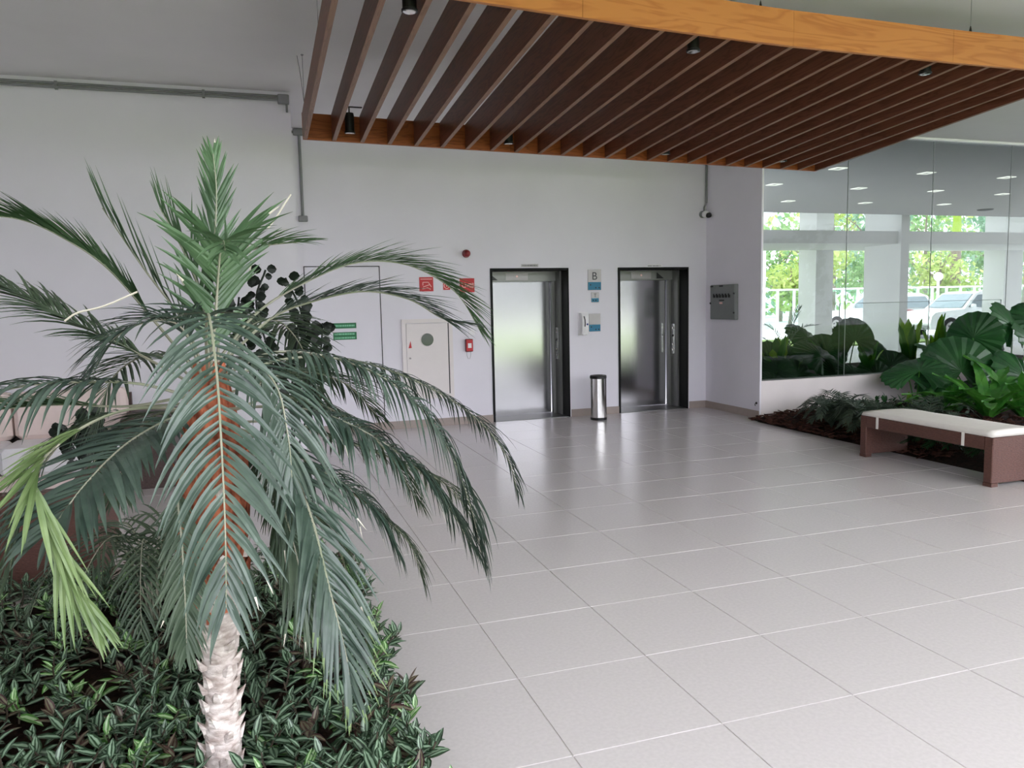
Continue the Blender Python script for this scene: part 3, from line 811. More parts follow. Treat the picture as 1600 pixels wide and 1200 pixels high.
def frond(parent, key, P, start, n, L, W, ang, droop, tipk=None, individual=False, rad=.006, rkey='rachis', dry=.18, merge=False):
    C, LL = catmull(P)
    tot = LL[-1]
    m = MB()
    m.tube(C, [rad*(1-.75*i/len(C)) for i in range(len(C))], rkey, 5)
    fr = None
    lm = m if merge else MB()
    if not merge: fr = part('frond', m, parent)
    out = V3((P[-1][0]-P[0][0], P[-1][1]-P[0][1], 0))
    out = out.normalized() if out.length > .12 else V3((0, -1, 0))
    for i in range(n):
        t = (i+.5)/n
        for sgn in (-1, 1):
            s = tot*(start+(1-start)*(t+random.uniform(-.2, .2)/n))
            p, T = at_len(C, LL, s)
            side, N = frame_at(T, out)
            a = math.radians(ang*(1-.55*t**3)+random.uniform(-7, 7))
            d = T*math.cos(a)+side*sgn*math.sin(a)+N*random.uniform(.08, .30)
            pr = max(.3, math.sin(math.pi*(.14+.78*t)))**.6
            l = L*pr*random.uniform(.85, 1.1)
            tip = 'dry' if random.random() < dry else (tipk if t > .55 else None)
            q = MB() if individual else lm
            strip(q, p, d, N, l, W*random.uniform(.85, 1.1), droop*random.uniform(.6, 1.4), key, 6, tip, (.4, .85, 1, .95, .75, .42, .04))
            if individual: part('leaflet', q, fr)
    if not individual and not merge: part('leaflets', lm, fr, kind='stuff')
    if merge: return part('frond', m, parent)
    return fr

# ---------------------------------------------------------------- foreground palm
FRONDS=[
('A',[(-0.136,2.38,1.358),(-0.123,2.2,1.501),(-0.107,2.08,1.557),(-0.091,1.95,1.426),(-0.086,1.86,1.258),(-0.086,1.8,1.081),(-0.092,1.77,0.916)],0.22,42,0.24,0.0145,56,1.0),
('G',[(-0.125,2.42,1.429),(-0.123,2.42,1.596),(-0.098,2.42,1.76),(-0.084,2.42,1.905),(-0.087,2.43,2.014)],0.33,20,0.15,0.0105,22,-0.03),
('G',[(-0.156,2.42,1.43),(-0.196,2.42,1.543),(-0.287,2.42,1.689),(-0.381,2.42,1.855)],0.15,9,0.26,0.018,4,0),
('G',[(-0.129,2.36,1.433),(-0.134,2.36,1.578),(-0.157,2.34,1.684),(-0.191,2.33,1.77),(-0.226,2.32,1.846)],0.25,16,0.2,0.013,22,0.05),
('G',[(-0.161,2.4,1.386),(-0.269,2.4,1.545),(-0.37,2.38,1.687),(-0.469,2.36,1.768),(-0.564,2.34,1.814),(-0.679,2.3,1.82)],0.25,66,0.17,0.015,18,0.35),
('D',[(-0.188,2.5,1.35),(-0.311,2.55,1.429),(-0.452,2.6,1.509),(-0.592,2.65,1.588),(-0.763,2.7,1.686)],0.25,60,0.25,0.012,38,0.7),
('A',[(-0.175,2.3,1.332),(-0.29,2.22,1.381),(-0.41,2.15,1.399),(-0.536,2.1,1.398),(-0.665,2.05,1.359)],0.3,24,0.28,0.014,48,1.6),
('G',[(-0.199,2.4,1.323),(-0.358,2.45,1.299),(-0.53,2.5,1.309),(-0.689,2.5,1.305),(-0.784,2.5,1.275)],0.4,34,0.2,0.012,16,0.2),
('A',[(-0.169,2.3,1.296),(-0.249,2.2,1.277),(-0.328,2.1,1.236),(-0.398,2.0,1.168),(-0.459,1.92,1.083)],0.15,34,0.24,0.019,60,0.7),
('D',[(-0.196,2.45,1.298),(-0.366,2.5,1.284),(-0.507,2.52,1.234),(-0.604,2.52,1.129),(-0.657,2.5,1.008),(-0.701,2.5,0.844)],0.25,52,0.25,0.011,45,0.9),
('G',[(-0.119,2.45,1.408),(0.006,2.5,1.555),(0.164,2.55,1.652),(0.333,2.6,1.714),(0.506,2.62,1.704),(0.664,2.64,1.616),(0.751,2.65,1.487)],0.25,70,0.22,0.0105,24,0.3),
('A',[(-0.12,2.45,1.389),(0.041,2.45,1.536),(0.174,2.45,1.59),(0.33,2.45,1.617),(0.469,2.45,1.589),(0.571,2.45,1.528),(0.645,2.45,1.509)],0.25,54,0.2,0.0105,26,0.4),
('A',[(-0.099,2.35,1.378),(0.034,2.3,1.444),(0.172,2.27,1.435),(0.312,2.25,1.384),(0.434,2.22,1.287),(0.52,2.2,1.151),(0.583,2.2,0.972),(0.613,2.2,0.821)],0.18,74,0.25,0.0125,68,1.9),
('A',[(-0.106,2.5,1.356),(0.096,2.6,1.409),(0.327,2.66,1.385),(0.552,2.7,1.293),(0.742,2.72,1.163),(0.862,2.72,1.011),(0.904,2.72,0.873)],0.3,64,0.2,0.0105,60,1.6),
('A',[(-0.105,2.35,1.286),(0.026,2.3,1.293),(0.164,2.27,1.27),(0.3,2.22,1.202),(0.423,2.2,1.102),(0.515,2.2,0.979),(0.58,2.2,0.854)],0.2,66,0.26,0.0125,68,1.9),
('D',[(-0.107,2.5,1.189),(0.042,2.55,1.15),(0.219,2.6,0.998),(0.366,2.62,0.869),(0.474,2.63,0.741),(0.515,2.63,0.608)],0.25,56,0.2,0.01,60,1.6),
('A',[(-0.104,2.3,1.256),(0.02,2.2,1.209),(0.079,2.1,1.135),(0.116,2.0,1.019),(0.142,1.92,0.875),(0.17,1.88,0.722),(0.178,1.87,0.634)],0.15,46,0.25,0.0125,32,0.8,'Y'),
('D',[(-0.106,2.55,1.221),(0.088,2.65,1.194),(0.282,2.75,1.099),(0.468,2.8,1.005),(0.669,2.85,0.879),(0.791,2.85,0.689)],0.25,56,0.22,0.011,60,1.6),
('D',[(-0.109,2.35,1.212),(0.016,2.3,1.1),(0.06,2.25,0.958),(0.086,2.2,0.821),(0.096,2.2,0.67)],0.2,52,0.22,0.011,32,0.8),
('G',[(-0.103,2.4,1.185),(0.07,2.42,1.031),(0.196,2.42,0.856),(0.248,2.42,0.684),(0.29,2.42,0.487)],0.25,50,0.17,0.0095,28,0.8,'Y'),
('Y',[(-0.181,2.35,1.291),(-0.307,2.1,1.33),(-0.4,1.92,1.301),(-0.448,1.82,1.239),(-0.431,1.8,1.147),(-0.402,1.79,1.037),(-0.35,1.78,0.929)],0.46,26,0.2,0.013,10,0.25),
('D',[(-0.165,2.3,1.224),(-0.213,2.2,1.106),(-0.21,2.15,0.946),(-0.207,2.1,0.809),(-0.211,2.1,0.689)],0.3,42,0.13,0.01,40,0.6),
('G',[(-0.107,2.38,1.412),(-0.088,2.36,1.595),(-0.056,2.34,1.701),(0.032,2.3,1.742),(0.135,2.28,1.754)],0.35,18,0.17,0.013,26,0.5),
('G',[(-0.125,2.3,1.383),(-0.102,2.28,1.542),(-0.086,2.25,1.662),(-0.074,2.2,1.73),(-0.064,2.12,1.743),(-0.059,2.05,1.713)],0.15,26,0.23,0.0165,44,0.35),
('D',[(-0.137,2.55,1.343),(-0.039,2.8,1.49),(0.073,3.0,1.527),(0.167,3.15,1.423),(0.235,3.2,1.212)],0.25,46,0.25,0.011,45,0.8),
('D',[(-0.173,2.55,1.345),(-0.283,2.8,1.413),(-0.396,3.0,1.406),(-0.51,3.1,1.312),(-0.564,3.1,1.129)],0.25,46,0.25,0.011,45,0.8),
('D',[(-0.141,2.55,1.264),(-0.02,2.75,1.055),(0.056,2.85,0.844),(0.07,2.9,0.637)],0.2,46,0.25,0.011,45,0.8),
('D',[(-0.183,2.5,1.273),(-0.322,2.7,1.236),(-0.418,2.8,1.123),(-0.464,2.85,0.965)],0.2,40,0.24,0.011,45,0.8),
('A',[(-0.126,2.35,1.361),(-0.034,2.2,1.439),(0.042,2.1,1.375),(0.066,2.05,1.246),(0.07,2.03,1.117)],0.2,40,0.24,0.0115,45,1.2),
('D',[(-0.11,2.45,1.255),(0.049,2.5,1.298),(0.225,2.55,1.24),(0.39,2.58,1.096),(0.496,2.6,0.905)],0.2,54,0.22,0.01,60,1.6),
('A',[(-0.105,2.3,1.238),(0.035,2.25,1.145),(0.169,2.2,1.106),(0.287,2.18,1.007),(0.353,2.17,0.871)],0.2,54,0.2,0.01,60,1.6),
('D',[(-0.113,2.4,1.318),(-0.006,2.5,1.341),(0.134,2.6,1.366),(0.285,2.7,1.307),(0.398,2.75,1.182)],0.2,46,0.2,0.01,45,1.0),
('A',[(-0.143,2.35,1.362),(-0.18,2.3,1.509),(-0.237,2.25,1.546),(-0.324,2.2,1.516),(-0.384,2.18,1.439)],0.3,34,0.2,0.01,40,0.8),
]

palm = root('palm', (-.15, 2.4, .12), 'arching pygmy palm with shaggy pale trunk in the striped ground cover', 'palm')
TP = [(-.165, 2.4, .05), (-.155, 2.4, .35), (-.15, 2.4, .7), (-.14, 2.4, 1.0), (-.135, 2.4, 1.2), (-.13, 2.4, 1.42)]
C, LL = catmull(TP, 10)
m = MB(); pts = [p for p in C if p.z < .80]; m.tube(pts, [(.049)+.010*math.sin(p.z*9)*.3+max(0, p.z-.45)*.05+.003*math.sin(i*2.4) for i, p in enumerate(pts)], 'barkpale', 20)
m.smooth = True; part('trunk', m, palm, 'pale scaly lower trunk')
m = MB(); pts = [p for p in C if p.z >= .76]; m.tube(pts, [(.072+.03*math.sin(min(1, (p.z-.76)/.35)*math.pi*.62))*(1-max(0, p.z-1.12)*1.9) for p in pts], 'fibre', 20)
m.smooth = True; part('fibre_sheath', m, palm, 'rusty fibrous upper trunk')
k = 0; z = .08
while z < 1.16:
    p, T = at_len(C, LL, z-.05)
    a = k*2.4+random.uniform(-.2, .2)
    o = V3((math.cos(a), math.sin(a), 0)); sd_ = V3((-o.y, o.x, 0))
    r0 = (.045+max(0, z-.45)*.05 if z < .78 else .085)
    b = p+o*r0
    w, h, e = (.022, .03, random.uniform(.012, .026)) if z < .7 else (.026, .05, random.uniform(.012, .03))
    m = MB()
    tip = b+o*e+UP*h*1.0
    vs = [b-sd_*w-o*.012, b+sd_*w-o*.012, b+o*.010+sd_*w*.5-UP*.006, b+o*.010-sd_*w*.5-UP*.006, tip-sd_*w*.25, tip+sd_*w*.25, tip+o*.002+UP*.006]
    m.add(vs, [(0, 1, 2, 3), (3, 2, 5, 4), (2, 1, 5), (0, 3, 4), (4, 5, 6), (1, 0, 6), (1, 6, 5), (0, 4, 6)], 'barkpale' if z < .66 or (k % 3 == 0) else 'fibre')
    part('leaf_base', m, palm)
    k += 1; z += .0095
SINGLE = {0, 3, 8, 16}
for i, f in enumerate(FRONDS):
    frond(palm, *f, individual=i in SINGLE, rad=.0048 if f[0] != 'Y' else .004, dry=.03 if f[0] in 'AG' else .02)
for P in ([(-.45, 2.2, 1.55), (-.42, 2.2, 1.57), (-.36, 2.2, 1.585), (-.28, 2.2, 1.62)], [(-.02, 2.3, 1.45), (0, 2.28, 1.38), (.01, 2.26, 1.33), (.03, 2.25, 1.28)], [(.12, 2.4, 1.9), (.08, 2.4, 1.84), (.05, 2.4, 1.8)], [(-.02, 2.38, 1.8), (.0, 2.38, 1.72), (-.01, 2.38, 1.66)]):
    m = MB(); m.tube(catmull(P, 4)[0], .0025, 'dry', 5); part('dry_fibre', m, palm, 'whitish dry fibre')

# second, low palm behind the trunk
lp = root('palm', (-.5, 3.75, .1), 'low dark feathery palm growing behind the main trunk', 'palm')
for k, (dx_, dy_, h) in enumerate([(-.35, -.1, .5), (-.2, -.25, .52), (.0, -.3, .5), (.2, -.2, .52), (.32, 0, .48), (.1, .25, .5), (-.2, .25, .5)]):
    b = V3((-.5, 3.75, .1))
    frond(lp, 'D', [b, b+V3((dx_*.25, dy_*.25, h*.8)), b+V3((dx_*.65, dy_*.65, h)), b+V3((dx_*1.1, dy_*1.1, h*.75)), b+V3((dx_*1.35, dy_*1.35, h*.35))], .25, 24, .22, .011, 50, .9, rad=.004, dry=.03)

# ---------------------------------------------------------------- striped ground cover
def bed_z(x, y): return .10+.05*noise.noise((x*2.1, y*2.1, 3))
soil = MB(); nx, ny = 26, 30; vs, fs = [], []
for i in range(nx+1):
    for j in range(ny+1):
        x, y = -2.9+(.36+2.9)*i/nx, 1.2+(4.65-1.2)*j/ny
        e = min(1, min(i, nx-i, j, ny-j)/2.0)
        vs.append((x, y, -.002+(bed_z(x, y)-.02)*e))
for i in range(nx):
    for j in range(ny):
        a = i*(ny+1)+j; fs.append((a, a+ny+1, a+ny+2, a+1))
soil.add(vs, fs, 'soil')
so = thing('planting_soil', soil, (0, 0, 0), None, None); so['kind'] = 'structure'; so['label'] = 'dark soil of the planting bed by the palm'
gc = root('ground_cover', (-.8, 2.8, .1), 'striped spiderwort ground cover filling the bed around the palm', 'ground cover')
allm = MB(); stems = MB(); leaves = []
def shoot(x, y, z, big=1.0):
    h = random.uniform(.05, .13); lean = V3((random.uniform(-.5, .5), random.uniform(-.7, .2), 1))
    if x > .2: lean.x += .35
    p0 = V3((x, y, z)); tip = p0+lean.normalized()*h
    stems.tube([p0, p0.lerp(tip, .5)+V3((random.uniform(-.01, .01), 0, 0)), tip], [.004, .0035, .003], 'stem', 4, cap=False)
    n = random.randint(5, 7); a0 = random.uniform(0, 6.28)
    k = random.random(); key = 'zebra' if k < .74 else ('zebra2' if k < .86 else 'zebra3')
    for q in range(n):
        a = a0+q*math.pi*.92+random.uniform(-.4, .4)
        f = q/(n-1)
        el = .15+f*.8+random.uniform(-.25, .25)
        d = V3((math.cos(a)*math.cos(el), math.sin(a)*math.cos(el), math.sin(el)))
        L = random.uniform(.068, .105)*(1-.35*f)*big
        leaves.append((p0.lerp(tip, .35+.65*f), d, L, L*.42, random.uniform(.2, .9), key))
N_SH = 0
while N_SH < 1250:
    x, y = random.uniform(-2.2, .43), 1.75+2.85*random.random()**1.45
    if x < -.6-(y-1.75)*.62: continue
    edge = .40+.05*noise.noise((y*3, 0, 0))
    if x > edge: continue
    if (x+.16)**2+(y-2.4)**2 < .0075: continue
    z = bed_z(x, y)+random.uniform(0, .08)
    if x > .3: z = random.uniform(.03, .16)
    shoot(x, y, z); N_SH += 1
for k in range(70):
    shoot(random.uniform(.34, .44), random.uniform(1.9, 4.3), random.uniform(.02, .17))
camp = V3((0, 0, 1.57))
def seen(p):
    q = p-camp; zc = q.dot(fw); return abs(q.dot(r2)/zc) < .65 and abs(q.dot(u2)/zc) < .49
order = sorted(range(len(leaves)), key=lambda i: ((0 if seen(leaves[i][0]) and leaves[i][0].z > .15 else 5)+(leaves[i][0]-camp).length))
single = set(order[:300])
for i, (p, d, L, W, dr, key) in enumerate(leaves):
    q = MB() if i in single else allm
    strip(q, p, d, UP, L, W, dr, key, 4, None, (.25, .96, 1, .62, .04), .22, uvs=True)
    if i in single: part('leaf', q, gc)
part('foliage', allm, gc, kind='stuff')
part('stems', stems, gc, kind='stuff')

# ---------------------------------------------------------------- right bed
soil = MB(); nx, ny = 30, 48; vs, fs = [], []
for i in range(nx+1):
    for j in range(ny+1):
        x, y = 6.02+6.0*i/nx, 1.0+(GY-1.0)*j/ny
        e = min(1, i/2.5)
        vs.append((x, y, -.003+e*(.06+.03*noise.noise((x*2, y*2, 0)))))
for i in range(nx):
    for j in range(ny):
        a = i*(ny+1)+j; fs.append((a, a+ny+1, a+ny+2, a+1))
soil.add(vs, fs, 'soil')
so = thing('planting_soil', soil, (0, 0, 0), None, None); so['kind'] = 'structure'; so['label'] = 'dark mulched soil of the bed beside the bench'
struct('floor', bx(((6.0, 1.0, -.12), (12, GY, -.01), 'soil')))
ch = MB()
for k in range(1500):
    x, y = 6.0+random.random()**1.3*2.6, random.uniform(5.6, 8.5)
    z = .02+min(1, (x-6.02)/.5)*.06
    a, b, t = random.uniform(0, 3.14), random.uniform(.02, .06), random.uniform(-.4, .4)
    u = V3((math.cos(a), math.sin(a), t)).normalized()*b; v = V3((-math.sin(a), math.cos(a), random.uniform(-.3, .3)))*b*.45; c = V3((x, y, z+random.uniform(0, .02)))
    n_ = V3((0, 0, .008))
    ch.hexa([c-u-v, c+u-v*.7, c+u*.8+v, c-u*.9+v, c-u-v+n_, c+u-v*.7+n_, c+u*.8+v+n_, c-u*.9+v+n_], 'chip')
thing('bark_mulch', ch, (6.6, 7.5, .02), 'dark bark mulch in the corner of the bed below the glass', 'mulch', kind='stuff')
CY = [(6.78, 7.72, .50, 'dull feathery cycad in the mulch, farthest from the bench'), (6.55, 7.05, .42, 'dark feathery cycad just beyond the far end of the bench'), (7.1, 6.75, .46, 'dark feathery cycad behind the far end of the bench'),
      (6.28, 7.3, .36, 'low dark cycad at the paved edge, nearest the bare mulch'), (6.25, 6.72, .34, 'low dark cycad at the paved edge, touching the far end of the bench'),
      (6.40, 6.25, .46, 'dark feathery cycad seen under the far end of the bench'), (6.36, 5.6, .46, 'dark feathery cycad seen under the middle of the bench'), (6.36, 5.0, .46, 'dark feathery cycad seen under the near end of the bench')]
for (x, y, L, lab) in CY:
    c = root('cycad', (x, y, .06), lab, 'cycad', 'cycads along the bed edge')
    n = 17
    for k in range(n):
        a = 2*math.pi*k/n+random.uniform(-.2, .2); l = L*random.uniform(.8, 1.15); h = random.uniform(.16, .34) if y > 6.5 else random.uniform(.12, .26)
        o = V3((math.cos(a), math.sin(a), 0)); b = V3((x, y, .06))
        frond(c, 'fan' if y < 6.6 else 'cycad', [b, b+o*l*.3+UP*h*.8, b+o*l*.7+UP*h, b+o*l*1.05+UP*h*.55],   .12, 22, .13, .016, 58, .5, rad=.004, rkey='cycad', dry=0, merge=True)
# fan-leaved plants
def fan_leaf(P, az, el, R, key, parent, base, pleats=16, span=290):
    az, el = math.radians(az), math.radians(el)
    n = V3((math.sin(az)*math.cos(el), -math.cos(az)*math.cos(el), math.sin(el)))
    v = (UP-n*n.dot(UP)).normalized() if el < 1.4 else V3((0, 1, 0))
    u = v.cross(n)
    O = V3(P)-v*R*.35
    m = MB(); vs, fs = [O], []
    K = pleats*2; rings = (.33, .66, .9, 1.0)
    for r in rings:
        for k in range(K+1):
            a = math.radians(-span/2+span*k/K)
            dirv = v*math.cos(a)+u*math.sin(a)
            zig = (1 if k % 2 else -1)*.035*R*r
            rr = R*r*1.25*(.62+.38*math.cos(a*.5)**.8)
            if r == 1.0 and k % 2: rr *= .955
            vs.append(O+dirv*rr+n*(zig-.14*R*r*r)+V3((0, 0, -.10*R*r*r)))
    for k in range(K): fs.append((0, 1+k, 2+k))
    for q in range(3):
        for k in range(K):
            a = 1+q*(K+1)+k; fs.append((a, a+1, a+K+2, a+K+1))
    m.add(vs, fs, key)
    lf = part('leaf', m, parent)
    s = MB(); b = V3(base); mid = b.lerp(O, .55)+V3((0, 0, .06))
    s.tube(catmull([b, mid, O], 5)[0], [.009]*11, 'rachis' if key == 'lime' else 'strap', 5); part('leaf_stalk', s, lf)
def strap_leaf(m, b, d, L, W, droop, key, segs=9, wav=.12):
    d = V3(d).normalized(); p = V3(b); s = d.cross(UP)
    s = s.normalized() if s.length > .05 else V3((1, 0, 0))
    vs, fs = [], []
    for i in range(segs+1):
        t = i/segs; w = W*(.25+.95*math.sin(math.pi*min(1, .12+.86*t))**.7)*.5*(1 if t < .97 else .1)
        n = s.cross(d)
        o1, o2 = wav*W*math.sin(i*2.1), wav*W*math.sin(i*2.1+1.3)
        vs += [p-s*w*(1+.12*math.sin(i*3.1))+n*(o1+.12*W), p, p+s*w*(1+.12*math.sin(i*2.7+1))+n*(o2+.12*W)]
        p = p+d*L/segs; d = (d-UP*droop/segs).normalized()
    for i in range(segs):
        a = i*3; fs += [(a, a+1, a+4, a+3), (a+1, a+2, a+5, a+4)]
    m.add(vs, fs, key)
FAN_BACK=[(8.373, 9.3, 1.03, 0.31, -10, 12),(7.779, 9.4, 0.785, 0.36, 15, 50),(6.932, 9.2, 0.612, 0.27, -20, 35),(7.13, 9.6, 0.781, 0.22, 10, 10),(9.159, 9.4, 0.594, 0.28, -30, 40),(7.985, 9.3, 0.528, 0.28, 20, 35),(8.685, 9.2, 0.475, 0.26, -10, 30),(7.267, 9.2, 0.542, 0.26, 0, 30),(9.772, 9.6, 0.525, 0.3, 10, 40),(8.152, 9.1, 0.507, 0.22, 0, 50),(10.736, 9.9, 0.674, 0.32, 20, 45),(11.488, 9.9, 0.806, 0.34, -30, 30),(7.95, 9.9, 1.027, 0.32, 20, 45),(8.286, 9.8, 0.823, 0.3, -20, 30),(7.607, 9.9, 0.649, 0.3, -25, 20),(9.486, 9.9, 0.723, 0.3, 30, 35),(8.406, 9.0, 0.438, 0.26, 20, 55),(9.091, 9.1, 0.349, 0.28, -20, 50),(7.511, 9.0, 0.418, 0.25, 10, 55),(6.711, 9.0, 0.477, 0.24, 0, 55)]
FAN_FRONT=[(8.847, 7.9, 0.7, 0.46, -25, 22),(8.284, 8.0, 0.634, 0.34, -50, 60),(9.27, 7.8, 0.62, 0.42, 30, 40),(9.919, 8.1, 1.219, 0.36, 20, 25),(9.415, 8.2, 1.073, 0.34, -70, 10),(10.039, 7.9, 0.974, 0.34, 30, 30),(9.526, 7.6, 0.58, 0.4, 10, 35),(8.641, 8.0, 0.395, 0.3, -20, 60),(9.374, 7.9, 0.261, 0.36, 10, 50),(10.119, 7.8, 0.318, 0.4, 0, 40),(8.831, 8.3, 0.826, 0.3, 40, 60),(8.143, 8.1, 0.548, 0.28, -30, 65),(8.751, 7.7, 0.316, 0.34, -10, 55),(9.475, 7.6, 0.115, 0.36, 10, 50),(9.646, 8.2, 0.665, 0.32, -15, 40),(10.443, 8.1, 1.268, 0.34, -20, 40)]
STRAP_BACK=[(7.265, 9.5, 0.8, 0.45, 0.07),(7.313, 9.3, 0.56, 0.4, 0.06),(8.83, 9.4, 0.676, 0.5, 0.06),(9.727, 9.7, 0.975, 0.5, 0.07),(9.896, 9.7, 0.919, 0.45, 0.06),(10.559, 9.9, 1.016, 0.5, 0.07),(10.462, 9.9, 0.789, 0.4, 0.06),(10.796, 9.9, 0.83, 0.45, 0.06),(8.562, 9.3, 0.597, 0.4, 0.05),(6.896, 9.4, 0.709, 0.4, 0.05)]
STRAP_BASE=[(8.324, 7.0, 0.099),(8.742, 6.9, 0.163),(8.33, 7.6, 0.103)]

fb = [(8.25, 9.4), (7.0, 9.45), (9.3, 9.75)]
FL = ['fan-leaved plant behind the glass with one large round upright leaf', 'dark fan-leaved plant behind the glass next to the return wall', 'fan-leaved plant behind the glass, farthest along it']
roots = [root('fan_plant', (x, y, .38), l, 'plant', 'fan-leaved plants') for (x, y), l in zip(fb, FL)]
for (x, y, z, R, az, el) in FAN_BACK:
    k = min(range(3), key=lambda q: abs(fb[q][0]-x)); fan_leaf((x, y, z), az, el, R, 'fan', roots[k], (fb[k][0]+random.uniform(-.08, .08), fb[k][1]+random.uniform(-.05, .05), .36))
ff = [(8.35, 8.05), (9.1, 7.9), (9.75, 7.85)]
FL = ['fan-leaved plant in front of the low wall, behind the bench middle', 'tall fan-leaved plant in front of the glass with a broad leaf against the pillar', 'fan-leaved plant in front of the glass, cut by the frame edge']
roots = [root('fan_plant', (x, y, .05), l, 'plant', 'fan-leaved plants') for (x, y), l in zip(ff, FL)]
for (x, y, z, R, az, el) in FAN_FRONT:
    k = min(range(3), key=lambda q: abs(ff[q][0]-x)); fan_leaf((x, y, z), az, el, R, 'fan', roots[k], (ff[k][0]+random.uniform(-.1, .1), ff[k][1]+random.uniform(-.06, .06), .05))
# upright lime and green leaves behind the glass
for gi, (grp, lab) in enumerate((((0, 1, 9), 'pale green upright leaves behind the glass beside the return wall'), ((2, 8), 'lime green slanting leaves behind the glass below the pillar'), ((3, 4), 'pair of upright green leaves behind the glass right of the pillar'), ((5, 6, 7), 'lime green leaf rosette behind the glass in front of the parked car'))):
    cx = sum(STRAP_BACK[k][0] for k in grp)/len(grp); cy = sum(STRAP_BACK[k][1] for k in grp)/len(grp)
    r = root('leafy_plant', (cx, cy, .38), lab, 'plant', 'leafy plants behind the glass')
    for k in grp:
        x, y, z, L, W = STRAP_BACK[k]
        for q in range(4):
            a = random.uniform(0, 6.28); sp = random.uniform(.1, .35)
            b = V3((cx+(x-cx)*.4, y, .36)); top = V3((x+math.cos(a)*.12, y+math.sin(a)*.12, z+random.uniform(.0, .2)))
            m = MB(); dv = top-b; strap_leaf(m, b, dv.normalized()+UP*.25, dv.length*1.12, .13, .5, ('lime', 'strap')[q % 2], 8, .05); part('leaf', m, r)
# wavy strap-leaved ferns in front
for k, (x, y, z) in enumerate(STRAP_BASE):
    lab = ('strap-leaved fern with wavy glossy fronds directly behind the bench', 'strap-leaved fern behind the near end of the bench, at the frame edge', 'smaller strap-leaved fern at the foot of the low wall')[k]
    z0 = .08; r = root('strap_fern', (x, y, z0), lab, 'fern', 'strap-leaved ferns')
    n = 16 if k < 2 else 10
    for q in range(n):
        a = 2*math.pi*q/n+random.uniform(-.25, .25); el = random.uniform(.6, 1.2)
        m = MB(); strap_leaf(m, (x+.04*math.cos(a), y+.04*math.sin(a), z0), (math.cos(a)*math.cos(el), math.sin(a)*math.cos(el), math.sin(el)), random.uniform(.7, 1.05)*(1 if k < 2 else .7), random.uniform(.09, .13), random.uniform(.9, 1.6), 'strap'); part('leaf', m, r)
# small low leaves along the foot of the wall
for (x, y, lab) in ((7.75, 8.1, 'small dark low shrub at the foot of the low wall'), (8.1, 7.7, 'small low shrub with one lime leaf behind the bench cushion')):
    r = root('low_shrub', (x, y, .06), lab, 'shrub')
    fm = MB()
    for q in range(40):
        a, el = random.uniform(0, 6.28), random.uniform(.2, 1.2)
        strip(fm, (x+random.gauss(0, .16), y+random.gauss(0, .12), .08+random.uniform(0, .14)), V3((math.cos(a)*math.cos(el), math.sin(a)*math.cos(el), math.sin(el))), UP, random.uniform(.07, .12), .045, .6, 'fan', 3, None, (.3, 1, .8, .05))
    for q in range(8):
        a = random.uniform(0, 6.28); fm.tube([(x, y, .05), (x+math.cos(a)*.15, y+math.sin(a)*.12, .2)], .004, 'stem', 4)
    part('foliage', fm, r)
    if 'lime' in lab:
        m = MB(); strap_leaf(m, (x-.18, y+.1, .12), (-.1, 0, 1), .22, .08, .2, 'lime', 5, .02); part('leaf', m, r, 'lime green leaf')
# feathery palm silhouette behind the glass
r = root('feathery_palm', (7.5, 9.75, .38), 'thin feathery palm behind the glass near the return wall', 'palm')
for P, n in (([(7.5, 9.75, .38), (7.52, 9.75, .8), (7.6, 9.7, 1.15), (7.72, 9.7, 1.42)], 22), ([(7.5, 9.75, .38), (7.55, 9.75, .85), (7.75, 9.7, 1.1), (8.05, 9.7, 1.15)], 24), ([(7.5, 9.75, .38), (7.45, 9.75, .85), (7.3, 9.8, 1.12), (7.0, 9.8, 1.2)], 22), ([(7.5, 9.75, .38), (7.4, 9.8, .8), (7.15, 9.9, 1.0), (6.9, 9.9, 1.0)], 22), ([(7.5, 9.75, .38), (7.6, 9.8, .8), (7.85, 9.85, .95), (8.15, 9.85, .9)], 22)):
    frond(r, 'fan', P, .3, n, .17, .015, 50, .3, rad=.006, rkey='fan', dry=0, merge=True)
struct('planting_soil', bx(((6.5, GY+.22, 0), (14, 11.4, .37), 'soil')), 'planting bed behind the glass')
# dark round-leaved plants behind the palm
def dark_plant(x, y, stems_, lab, pr, ph):
    r = root('round_leaf_plant', (x, y, 0), lab, 'potted plant', 'dark potted plants')
    m = MB(); m.lathe((x, y, 0), [(pr*.75, 0), (pr, ph*.9), (pr*1.05, ph), (pr*.9, ph), (pr*.88, ph*.92), (.01, ph*.92)], 'pot', 20); part('pot', m, r)
    for P in stems_:
        C, LL = catmull([(x, y, ph*.9)]+P, 6)
        m = MB(); m.tube(C, .008, 'darkleaf', 5); st = part('stem', m, r)
        lv = MB(); n = 22
        for k in range(n):
            p, T = at_len(C, LL, LL[-1]*(.45+.55*k/n))
            for sg in (-1, 1):
                a = random.uniform(0, 6.28); c = p+V3((sg*.045+random.uniform(-.02, .02), random.uniform(-.05, .05), random.uniform(-.03, .05)))
                nn = V3((random.uniform(-.4, .4), -1, random.uniform(-.2, .6))).normalized(); uu = nn.orthogonal().normalized(); vv = nn.cross(uu); R = random.uniform(.028, .044)
                vs = [c+nn*.006]+[c+(uu*math.cos(t*math.pi/4)+vv*math.sin(t*math.pi/4))*R*(1 if t % 2 else .92) for t in range(8)]
                lv.add(vs, [(0, 1+t, 1+(t+1) % 8) for t in range(8)], 'darkleaf')
        part('foliage', lv, st)
